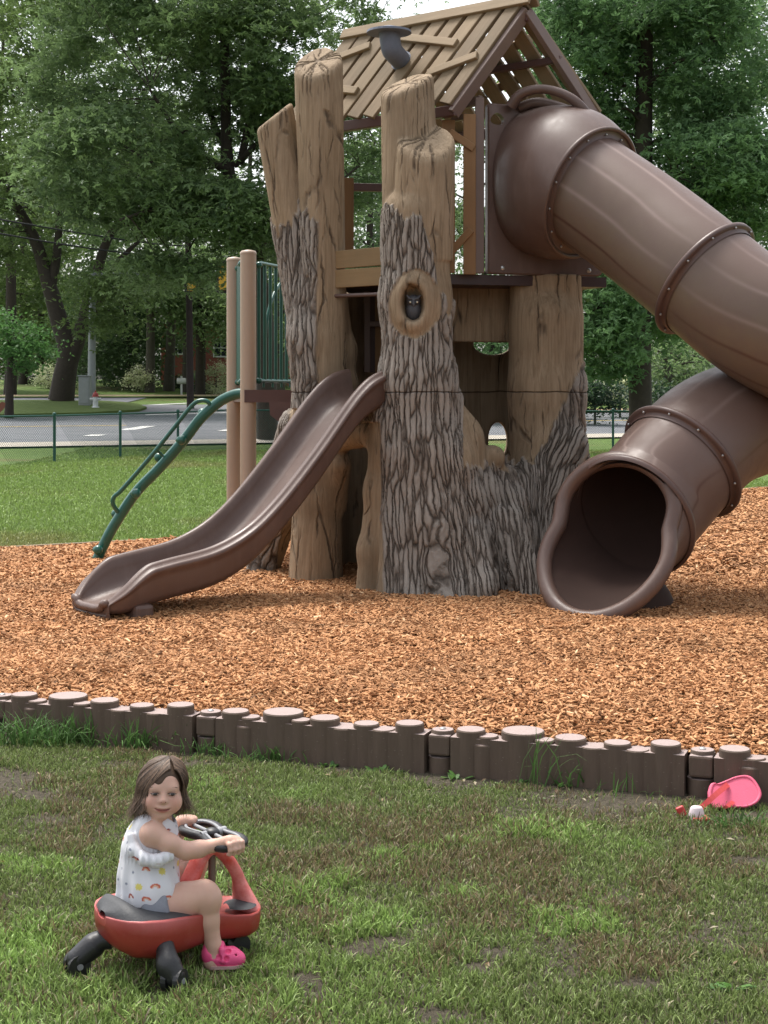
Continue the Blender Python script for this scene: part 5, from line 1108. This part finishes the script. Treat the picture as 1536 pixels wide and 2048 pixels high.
# ------------------------------------------------------------------ the child
def T_(x,y,d=0.0): return at(x,y,4.93+d)
kid=thing('person','toddler in a white print tank top and pink shoes riding a red car and smiling','person',T_(330,1935,-.05))
hx_=math.radians(13); Rz=Matrix.Rotation(hx_,3,'Z')@Matrix.Rotation(math.radians(4),3,'Y')@Matrix.Rotation(math.radians(-4),3,'X'); HC=T_(323,1577,-.02)
def Hd(x,y,z): return HC+Rz@Vector((x,y,z))
RM=[list(r_) for r_ in Rz]
sh_r,el_r,wr_r=T_(304,1668,-.082),T_(372,1702,-.075),T_(424,1692,-.045)
gR=Wp(-.004,-.150); gL=Wp(-.004,.150)
K=Field((-1.02,4.62,-.24),(-.38,5.36,.46),.0034)
K.limb([T_(302,1805),T_(300,1745),T_(308,1690),T_(315,1655)],[.082,.076,.074,.050],.03)
K.limb([T_(316,1652,.0),T_(319,1630,-.005),Hd(0,.015,-.05)],[.038,.031,.034],.02)
K.limb([T_(312,1658,-.03),sh_r,T_(340,1688,-.088),el_r,T_(398,1698,-.065),wr_r],[.036,.036,.0285,.025,.024,.0192],.02)
sh_l=T_(322,1655,.085); K.limb([T_(316,1656,.03),sh_l,T_(345,1690,.15),T_(352,1668,.21),gL+cf*-.03+ZU*.015],[.04,.036,.028,.026,.020],.02)
K.limb([T_(312,1812,-.045),T_(322,1812,-.06),T_(370,1800,-.06),T_(408,1790,-.05),T_(418,1800,-.052)],[.066,.062,.051,.043,.040],.025)
K.limb([T_(414,1795,-.051),T_(416,1840,-.05),T_(427,1890,-.05),T_(428,1912,-.05),T_(425,1924,-.05)],[.040,.0345,.024,.022,.025],.015); K.limb([T_(424,1925,-.05),T_(475,1926,-.04)],[.022,.017],.02)
kl=L(.13,.15,.265); K.limb([T_(298,1805,.05),L(.0,.11,.25),kl,L(.14,.19,.15),L(.13,.2,.06),L(.13,.2,.03)],[.068,.056,.044,.038,.025,.024],.025); K.limb([L(.12,.2,.025),L(.19,.205,.022)],[.022,.017],.02)
# hands: palm over the grip, four fingers round it, thumb below
for g,sd in ((gR,-1),(gL,1)):
    out=cl_*sd; pal=g+ZU*.019-out*.006
    K.limb([wr_r if sd<0 else gL+cf*-.03+ZU*.015,pal-wa*.012],[.0195,.019],.012); K.ell(pal,(.026,.022,.014),.010,'add',[list(r_) for r_ in Matrix([wa,out,wn_]).transposed()])
    for i in range(4):
        b=g+wa*(-.024+.0155*i); ln=(.9,1.05,1.0,.82)[i]; K.limb([b+wn_*.017+out*.004,b+wn_*.0165*ln+out*.0155,b-wn_*.002+out*.0215*ln,b-wn_*.017*ln+out*.013,b-wn_*.020*ln+out*.001],[.0078,.0076,.0070,.0064,.0055],.004)
    K.limb([pal-out*.016-wa*.004,g-out*.017+wa*.004+ZU*.002,g-out*.012+wa*.012-ZU*.013],[.0095,.0078,.0065],.006)
# head
K.ell(Hd(0,.012,.014),(.066,.078,.071),.03,'add',RM); K.ell(Hd(0,-.020,-.032),(.059,.054,.054),.03,'add',RM)
for s in (-1,1): K.ell(Hd(s*.033,-.043,-.036),(.029,.028,.027),.02,'add',RM)
K.ell(Hd(0,-.052,-.073),(.021,.018,.014),.022,'add',RM); K.ell(Hd(0,-.044,.028),(.04,.018,.026),.03,'add',RM)
K.cone(Hd(0,-.066,.0),Hd(0,-.077,-.022),.006,.0095,.012); K.ell(Hd(0,-.078,-.026),(.0105,.0085,.0075),.006,'add',RM)
for s in (-1,1):
    K.ell(Hd(s*.0085,-.074,-.028),(.0058,.007,.0055),.006,'add',RM); K.ell(Hd(s*.027,-.0735,-.004),(.0155,.0075,.0065),.008,'sub',RM); K.ell(Hd(s*.067,.012,-.014),(.009,.015,.019),.008,'add',RM); K.ell(Hd(s*.025,-.058,.012),(.017,.011,.009),.018,'add',RM)
K.ell(Hd(0,-.070,-.050),(.024,.012,.010),.012,'add',RM)
sm=[Hd(x,-.0815+abs(x)*abs(x)*15,-.0540+8*x*x) for x in np.linspace(-.025,.025,9)]
K.limb(sm,[.0014]+[.0024]*7+[.0014],.004,'sub')
V,Q=K.mesh(); t=NT('child_skin'); v=t.coord(); n=t.noise(v,30,4); bl=t.attr('blush'); c=t.mix(n,(.56,.345,.265),(.62,.395,.31)); c=t.mix(bl,c,(.55,.20,.15)); lipm=t.attr('lip'); c=t.mix(lipm,c,(.47,.185,.155))
t.bsdf(c,.52,t.bump(t.noise(v,260,2),.08,.001),.35,Subsurface_Weight=.12,Subsurface_Scale=.01); t.m.node_tree.nodes['Principled BSDF'].inputs['Subsurface Radius'].default_value=(1,.35,.2); M['skin']=t.m
VA=np.array(V)
def near(p,r_): return np.clip(1-np.linalg.norm(VA-np.array(p),axis=1)/r_,0,1)
blush=np.maximum(near(Hd(.036,-.064,-.032),.032),near(Hd(-.036,-.064,-.032),.032))*.45+near(Hd(0,-.088,-.026),.014)*.3; blush=np.maximum(blush,near(el_r,.04)*.25)
Vl=(VA-np.array(HC))@np.array(Rz); lip=np.clip(1-((Vl[:,0]/.0255)**2+((Vl[:,2]+.0555-7.5*Vl[:,0]**2)/.0075)**2),0,1)*(Vl[:,1]<-.05); lip=np.clip(lip*2.2,0,1)
body=npmesh('body',V,Q,None,M['skin'],kid,True,{'blush':blush,'lip':lip})
M['eyedark']=plain('dark_iris',(.012,.008,.006),.15,.2,20,.0,50,.6); M['sclera']=plain('eye_white',(.30,.235,.205),.35,.03,20,.0); M['mouthdark']=plain('mouth_interior',(.20,.055,.045),.5,.1); M['tooth']=plain('tooth',(.62,.58,.52),.3,.05); M['lash']=plain('brown_lash',(.045,.026,.018),.6,.1)
for s in (-1,1):
    m=MB(); m.ball((0,0,0),1,14,8); m.v=[tuple(Hd(s*.0275+p[0]*.0115,-.0712+p[1]*.0068,-.0048+p[2]*.0044)) for p in m.v]; eb=m.build('eye',M['sclera'],body); m=MB(); m.ball((0,0,0),1,12,8); m.v=[tuple(Hd(s*.0275+.001+p[0]*.0066,-.0762+p[1]*.0028,-.0050+p[2]*.0043)) for p in m.v]; m.build('iris',M['eyedark'],eb)
    m=MB(); m.tube([Hd(s*.027+x,-.0765+abs(x)*.25+ (.004 if abs(x)>.012 else 0),-.0004-14*x*x) for x in np.linspace(-.014,.014,9)],.0010,6); m.build('eyelash',M['lash'],body)
    m=MB(); m.tube([Hd(s*.027+x*1.15,-.0735+abs(x)*.35+.002,.0165-14*x*x+s*x*.08) for x in np.linspace(-.015,.015,7)],[.0006,.0011,.0013,.0013,.0013,.0011,.0006],6); m.build('eyebrow',M['lash'],body)
m=MB(); m.tube([p+(Rz@Vector((0,.0022,0))) for p in sm],[.001]+[.0020]*7+[.001],8); m.build('mouth',M['mouthdark'],body)
m=MB(); m.ball((0,0,0),1,8,6); bv=list(m.v); m=MB(); 
for s in (-1,1): m=MB(); q=MB(); q.ball((0,0,0),1,8,6); m.add([Hd(s*.0065+p[0]*.0022,-.0845+p[1]*.0018,-.0275+p[2]*.0016) for p in q.v],q.f,True); m.build('nostril',M['mouthdark'],body)
# hair
HF=Field(HC-Vector((.14,.14,.16)),HC+Vector((.14,.14,.12)),.004)
HF.ell(Hd(0,.011,.017),(.0715,.0865,.0775),.02,'add',RM); HF.ell(Hd(-.045,.03,-.045),(.034,.055,.062),.03,'add',RM); HF.ell(Hd(.050,.025,-.03),(.026,.05,.055),.03,'add',RM); HF.ell(Hd(0,.06,-.03),(.055,.035,.06),.03,'add',RM)
HF.ell(Hd(.008,-.10,-.045),(.049,.075,.072),.015,'sub',RM); HF.ell(Hd(.020,-.092,.015),(.020,.045,.034),.02,'sub',RM)
V,Q=HF.mesh(); t=NT('brown_hair'); g=t.attr('tint'); c=t.mix(g,(.030,.019,.013),(.20,.128,.084)); t.bsdf(c,.55,None,.3); M['hair']=t.m
Vh=np.array(V); hair=npmesh('hair',V,Q,None,M['hair'],kid,True,{'tint':.15+.35*fbm(Vh[:,0]*60,Vh[:,1]*60,Vh[:,2]*8,3,3)})
rs=np.random.default_rng(5); SV=[];SQ=[];ST_=[];NS=7
def strand(P,w,tint):
    b=len(SV); n=len(P)
    for i,p in enumerate(P):
        d=(P[min(i+1,n-1)]-P[max(i-1,0)]).normalized(); o_=(p-Hd(0,.01,-.02)); sd=d.cross(o_)
        sd=sd.normalized() if sd.length>1e-6 else Vector((1,0,0)); ou=o_.normalized()*w*.35; ww=w*(1-.75*(i/(n-1))**2)
        SV.extend([p-sd*ww,p+ou,p+sd*ww]); ST_.extend([tint]*3)
    for i in range(n-1):
        for k in range(2): SQ.append((b+i*3+k,b+i*3+k+1,b+i*3+3+k+1,b+i*3+3+k))
for _ in range(2800):
    side=-1 if rs.uniform()<.56 else 1
    y0=rs.uniform(-.045,.07); fe=rs.uniform(0,1)
    if side<0: phi1=math.radians(-(38+rs.uniform(0,1)**1.1*142)); 
    else: phi1=math.radians(52+rs.uniform(0,1)**1.1*128)
    front=abs(phi1)<math.radians(80); phi0=phi1*rs.uniform(.02,.65) if not front else math.radians(6 if side<0 else 18)
    ln=rs.uniform(.065,.125) if abs(phi1)>math.radians(75) else rs.uniform(.03,.085)
    if side>0: ln*=.8
    P=[]; rad=rs.uniform(1.0,1.09); al0=rs.uniform(8,50) if abs(phi1)<math.radians(105) else 8; phi0=phi0 if al0==8 else math.radians(2 if side<0 else 14)
    for s in np.linspace(0,1,9):
        al=math.radians(al0+(100-al0)*s); ph=phi0+(phi1-phi0)*s**.7; x,y,z=math.sin(al)*math.sin(ph),-math.sin(al)*math.cos(ph),math.cos(al)
        P.append(Hd(.016*(1-s)+x*.0755*rad,.012+y*.0865*rad,.016+z*.081*rad))
    e=P[-1]; dv_=Vector((P[-1]-HC)); dv_.z=0; dv_.normalize(); fl=rs.normal(.06,.26)
    for q in (.33,.66,1.0): P.append(e+dv_*(fl*ln*q*q)+Vector((rs.normal(0,.002),rs.normal(0,.002),-ln*q)))
    strand(P,rs.uniform(.0007,.0017),float(np.clip(rs.normal(.42,.34),0,1)))
for x0,x1,zz in ((-.035,-.026,-.035),(-.040,-.034,-.045),(-.030,-.018,-.02),(-.046,-.044,-.06),(.044,.047,-.03),(.048,.052,-.05)):   # loose locks over the face
    for j in range(0): strand([Hd(x0*.3+.008+j*.001,-.060,.070),Hd(x0*.75,-.079,.045),Hd(x0+j*.0012,-.086,.012),Hd(x1,-.084,-.008),Hd(x1+j*.001,-.082,zz)],.0011,.25)
npmesh('hair_strands',np.array([tuple(p) for p in SV]),np.array(SQ),None,M['hair'],hair,True,{'tint':np.array(ST_)})
# tank top
S=Field((-1.02,4.66,-.17),(-.50,5.16,.30),.0027)
S.limb([T_(312,1652),T_(306,1672),T_(300,1700),T_(296,1750),T_(293,1810),T_(292,1850)],[.063,.076,.085,.090,.095,.098],.03)
S.ell(T_(312,1785,-.06),(.070,.070,.082),.04); S.limb([T_(300,1655,-.05),T_(322,1650,.06)],[.043,.040],.03)
S.cone(sh_r+Vector((.012,-.045,-.004)),sh_r+Vector((.014,-.022,-.002)),.050,.042,.010,'sub'); S.cone(sh_l+Vector((-.0,.04,.0)),sh_l,.05,.045,.012,'sub'); S.cone(T_(300,1661,-.040),T_(320,1650,-.028),.043,.043,.012); S.ell(T_(321,1632,-.0),(.050,.05,.034),.012,'sub')
hem=T_(292,1839); hn=Vector((.04,.0,-1)).normalized()
def hemf(X,Y,Z): return -((X-hem.x)*hn.x+(Y-hem.y)*hn.y+(Z-hem.z)*hn.z+.006*np.sin(np.arctan2(Y-hem.y,X-hem.x)*9))
S.op(hemf,(-1.02,4.66,-.17),(-.5,5.16,.02),.006,'sub')
S.limb([T_(262,1672,-.085),T_(268,1700,-.098),T_(288,1718,-.112),T_(315,1722,-.115),T_(335,1712,-.105),T_(342,1696,-.09)],[.012,.017,.020,.020,.017,.012],.012)
V,Q=S.mesh(); VS=np.array(V); cen_=np.array(T_(298,1750)); an=np.arctan2(VS[:,1]-cen_[1],VS[:,0]-cen_[0]); rr=np.hypot(VS[:,1]-cen_[1],VS[:,0]-cen_[0])
ru=near_r=np.clip(1-np.abs(VS[:,2]-np.array(T_(300,1716,-.1))[2])/.03,0,1)*(VS[:,1]<cen_[1]-.06)
fol=.0035*np.sin(an*13+VS[:,2]*14)*np.clip((T_(300,1690).z-VS[:,2])/.12,0,1)+.004*np.sin(an*42)*ru
nr=np.stack([np.cos(an),np.sin(an),0*an],1); VS=VS+nr*fol[:,None]
uu=an*.095; zz=VS[:,2]; pc=np.tile(np.array([[.66,.665,.70]]),(len(VS),1)); rs=np.random.default_rng(17)
for i,row in enumerate(np.arange(-.11,.26,.040)):
    for j,cu in enumerate(np.arange(-.30,.30,.046)):
        cx,cz=cu+(.023 if i%2 else 0)+rs.normal(0,.004),row+rs.normal(0,.004); du,dz=uu-cx,zz-cz; ro=rs.normal(0,.25); d2,z2=du*math.cos(ro)-dz*math.sin(ro),du*math.sin(ro)+dz*math.cos(ro); d=np.hypot(d2,z2); kind=rs.choice(4,p=[.5,.14,.2,.16])
        if kind==0:
            k=(np.abs(d-.0105)<.0024)&(z2>-.001); pc[k]=(.52,.13,.08) if rs.uniform()<.6 else (.30,.07,.07); k=(np.abs(d-.0062)<.0018)&(z2>-.001); pc[k]=(.66,.42,.30)
        elif kind==1: pc[d<.0095+.0015*np.sin(np.arctan2(z2,d2)*8)]=(.66,.58,.16)
        elif kind==2: pc[d<.0042]=(.25,.27,.33)
        else: pc[(np.abs(d2)<.0045)&(np.abs(z2+.004)<.003)]=(.55,.5,.5)
t=NT('printed_cotton'); a=t.attr('print','Color'); v=t.coord(); t.bsdf(a,.85,t.bump(t.noise(v,420,2),.25,.001),.2); M['shirt']=t.m
npmesh('tank_top',VS,Q,None,M['shirt'],kid,True,{'print':pc})
S2=Field((-1.0,4.66,-.20),(-.46,5.26,.12),.004); S2.limb([T_(300,1795),T_(302,1812)],[.088,.086],.03); S2.limb([T_(316,1812,-.05),T_(322,1812,-.06),T_(344,1806,-.06)],[.073,.072,.0665],.03); S2.limb([T_(298,1805,.05),L(-.04,.10,.25)],[.072,.066],.03)
pl=T_(344,1806,-.06); pn_=(T_(370,1800,-.06)-T_(322,1812,-.06)).normalized()
S2.op(lambda X,Y,Z:-((X-pl.x)*pn_.x+(Y-pl.y)*pn_.y+(Z-pl.z)*pn_.z),pl-Vector((.02,.1,.1)),pl+Vector((.12,.1,.1)),.006,'sub')
V,Q=S2.mesh(); M['shorts']=plain('heather_grey_cotton',(.22,.235,.27),.9,.18,60,.3,300); npmesh('shorts',V,Q,None,M['shorts'],kid)
# shoes
M['pink']=plain('pink_foam',(.78,.085,.235),.5,.12,20,.12,200); M['sole']=plain('pale_sole',(.62,.40,.38),.6,.1,20,.1)
def shoe(a,b,side):                       # a heel, b toe on the ground
    a=Vector(a);b=Vector(b); d=(b-a).normalized(); sdv=Vector((d.y,-d.x,0)); F_=Field(np.minimum(a,b)-np.array([.06,.06,.01]),np.maximum(a,b)+np.array([.06,.06,.10]),.0026)
    P=lambda f,o,z: a.lerp(b,f)+sdv*o+ZU*z
    F_.limb([P(.0,0,.030),P(.35,0,.030),P(.72,0,.027),P(.98,.003,.022)],[.026,.028,.031,.023],.02); F_.limb([P(-.02,0,.05),P(.0,0,.062)],[.026,.024],.015)
    F_.op(lambda X,Y,Z:Z-(a.z+.004)+0*X+0*Y,tuple(np.minimum(a,b)-np.array([.06,.06,.01])),tuple(np.maximum(a,b)+np.array([.06,.06,.02])),.004,'sub')
    F_.cone(P(.12,0,.06),P(.2,0,.13),.026,.032,.01,'sub')
    F_.limb([P(.42,-.034,.030),P(.40,-.024,.060),P(.38,0,.072),P(.40,.024,.060),P(.42,.034,.03)],[.009,.009,.009,.009,.009],.006)
    for f,o,z in ((.30,.034,.040),(.55,.033,.036),(.12,.032,.042),(.62,.02,.055),(.75,.005,.052),(.62,-.012,.056),(.85,.018,.04),(.78,-.016,.046),(.3,-.034,.04),(.55,-.033,.036)): F_.ell(P(f,o,z),(.0085,.0085,.008),.004,'sub')
    V,Q=F_.mesh(); s_=npmesh('shoe',V,Q,None,M['pink'],kid); m=MB(); R=[]
    for f in np.linspace(-.16,1.18,16):
        w=.032*max(.05,1-((f-.5)/.69)**4)**.5*(1+.12*math.sin(f*3)); R.append([P(f,-w,.002),P(f,-w-.001,.012),P(f,w+.001,.012),P(f,w,.002)])
    m.grid(R,True,False); m.add(R[0],[(0,1,2,3)]); m.add(R[-1],[(3,2,1,0)]); m.build('sole',M['sole'],s_)
h0=T_(421,1938,-.05); t0_=T_(478,1938,-.04); shoe((h0.x,h0.y,-.226),(t0_.x,t0_.y,-.226),1)
h0=L(.115,.2,0); t0_=L(.20,.205,0); shoe((h0.x,h0.y,-.226),(t0_.x,t0_.y,-.226),-1)
# ------------------------------------------------------------------ sandal against the border
M['pink2']=plain('worn_pink_foam',(.70,.115,.20),.65,.10,25,.2,160); M['strap']=plain('red_strap',(.50,.045,.045),.5,.12,25,.12)
sn=thing('sandal','pink sandal sole tipped up against the log border with a red strap','sandal',on(1445,1619,-.23))
def SP(cx,cy,o=0): px,py=1340+cx/7.84,1530+cy/7.84; return at(px,py,6.72+(1617-py)*.0016)+Vector((0,-.85,.45)).normalized()*o
ol=[tuple(p) for p in spline([(600,430),(635,315),(690,287),(745,300),(900,240),(1010,195),(1150,170),(1260,195),(1345,280),(1410,400),(1420,500),(1350,600),(1200,665),(1000,668),(800,682),(700,680),(650,625),(612,540),(600,430)],4)][:-1]
cx_,cy_=1010,450; m=MB(); R=[[SP(cx_+(x-cx_)*k,cy_+(y-cy_)*k,o) for x,y in ol] for k,o in ((.985,-.016),(1.02,-.010),(1.02,.008),(.985,.014),(.90,.014),(.88,.010))]; m.grid(R,True); m.add(R[-1],[tuple(range(len(ol)))]); m.add(R[0],[tuple(range(len(ol)))[::-1]]); m.build('sole',M['pink2'],sn)
m=MB(); A=[]
for q in np.linspace(0,1,10):
    x,y=900+(470-900)*q,318+(690-318)*q; h=.014+.03*math.sin(math.pi*min(1,q*1.1)); nx,ny=44*.65,44*.76; A.append([SP(x-nx,y-ny,h),SP(x+nx,y+ny,h),SP(x+nx,y+ny,h+.005),SP(x-nx,y-ny,h+.005)])
m.grid(A,True,False); m.add(A[0],[(0,1,2,3)]); m.add(A[-1],[(3,2,1,0)]); m.build('strap',M['strap'],sn)
m=MB(); A=[[SP(x,y,.012+h),SP(x+w,y+w*.6,.012+h),SP(x+w,y+w*.6,.018+h),SP(x,y,.018+h)] for x,y,w,h in ((950,570,60,.002),(900,610,70,.018),(845,660,60,.02),(800,690,40,.01))]; m.grid(A,True,False); m.add(A[0],[(0,1,2,3)]); m.add(A[-1],[(3,2,1,0)]); m.build('strap',M['strap'],sn)
cu=on(1393,1637,-.23); M['whitepink']=plain('pale_pink_foam',(.62,.52,.54),.6,.1,25,.1); m=MB(); m.grid([[cu+Vector((r_*math.cos(a),r_*.8*math.sin(a),z)) for a in [2*math.pi*k/24 for k in range(24)]] for r_,z in ((.038,.0),(.036,.012),(.027,.045),(.021,.052),(.0,.053))],True); m.build('heel_cup',M['whitepink'],sn)
m=MB(); m.box(cu+Vector((.015,-.01,.004)),.075,.06,.014,None,.005); m.box(cu+Vector((-.062,.02,.025)),.035,.02,.045,(Vector((.9,0,.4)).normalized(),Vector((0,1,0)),Vector((-.4,0,.9)).normalized()),.006); m.build('buckle',M['strap'],sn)
# ------------------------------------------------------------------ weeds and tufts at the foot of the border
M['weed']=leafmat('weed_leaves',(.05,.12,.03),(.12,.24,.06),.35)
def tuft(px,py,n,h,w,lb,seed,name='grass_tuft',col=(.085,.17,.045),spread=.10):
    r=np.random.default_rng(seed); c=on(px,py,-.23); X=c.x+r.normal(0,spread,n); Y=np.minimum(c.y+r.normal(0,.03,n),yb(c.x)-.08); cc=np.array(col)*(.6+.8*r.uniform(0,1,n))[:,None]
    o=thing(name,lb,'weed',(c.x,c.y,-.23),'weeds along the foot of the log border'); V,Q,T,C=blades(X,Y,gz(X,Y)-.005,r.uniform(.5,1.1,n)*h,np.full(n,w)*r.uniform(.7,1.2,n),cc,.7,seed); npmesh('leaves',V,Q,T,M['blade'],o,True,{'hue':C})
tuft(40,1492,170,.20,.008,'biggest tall grass tuft against the border at the far left',201,spread=.16); tuft(130,1490,120,.18,.008,'tall grass tuft against the border above and left of the child',202,spread=.10)
tuft(305,1492,130,.17,.008,'tall grass tuft against the border right above the child',203,spread=.12); tuft(440,1500,70,.10,.007,'short grass tuft at the border seam nearest the child',204,spread=.1); tuft(560,1520,110,.10,.008,'low grass tuft at the border just right of the child',205,spread=.14)
tuft(1075,1572,16,.30,.006,'tall thin grass stalks leaning on the border right of centre',206,spread=.05); tuft(1150,1570,14,.16,.007,'few pale grass blades bending right beside the tall stalks',207,spread=.05); tuft(1250,1590,16,.11,.006,'few grass blades on the bare soil left of the sandal',208,spread=.08); tuft(1480,1655,90,.09,.006,'dark grass tuft in front of the pink sandal',209,spread=.07)
def rosette(px,py,n,s,lb,seed):
    r=np.random.default_rng(seed); c=on(px,py,-.23); c.y=min(c.y,yb(c.x)-.11) if py<1700 else c.y; c.z=float(gz(c.x,c.y)); Vs=[];T_i=[];Q=[]
    for i in range(n):
        a=r.uniform(0,6.28); ln=s*r.uniform(.6,1.2); el=r.uniform(.2,.9); d=Vector((math.cos(a)*math.cos(el),math.sin(a)*math.cos(el),math.sin(el))); w=d.cross(ZU).normalized(); o=c+Vector((r.normal(0,s*.5),r.normal(0,s*.3),.0)); tt_=r.uniform(0,1)
        P=[o,o+d*ln*.35+w*ln*.2,o+d*ln*.75+w*ln*.22-ZU*ln*.04,o+d*ln-ZU*ln*.12,o+d*ln*.75-w*ln*.22-ZU*ln*.04,o+d*ln*.35-w*ln*.2]
        b=len(Vs); Vs+=P; Q+=[(b,b+1,b+2,b+5),(b+5,b+2,b+4,b+4)][:1]; Q+=[(b+1+0,b+2,b+4,b+5)] if False else []; T_i+=[tt_]*6
        Q.append((b+5,b+2,b+3,b+4))
    o_=thing('weed',lb,'weed',c,'weeds along the foot of the log border'); npmesh('leaves',np.array([tuple(p) for p in Vs]),np.array(Q),None,M['weed'],o_,True,{'tint':np.array(T_i)})
rosette(775,1525,16,.05,'broad leaved weed at the border left of the middle seam',211); rosette(905,1537,9,.06,'small bright broad leaved weed just right of the middle seam',212); rosette(1035,1552,22,.035,'low leafy weed clump at the border right of the bright weed',213); rosette(1110,1560,9,.05,'leafy weed at the base of the tall grass stalks',214); rosette(660,1523,14,.04,'small leafy weed at the border right of the child',215); rosette(1455,1978,12,.055,'pale broad leaved weed in the lawn at the lower right corner',216)
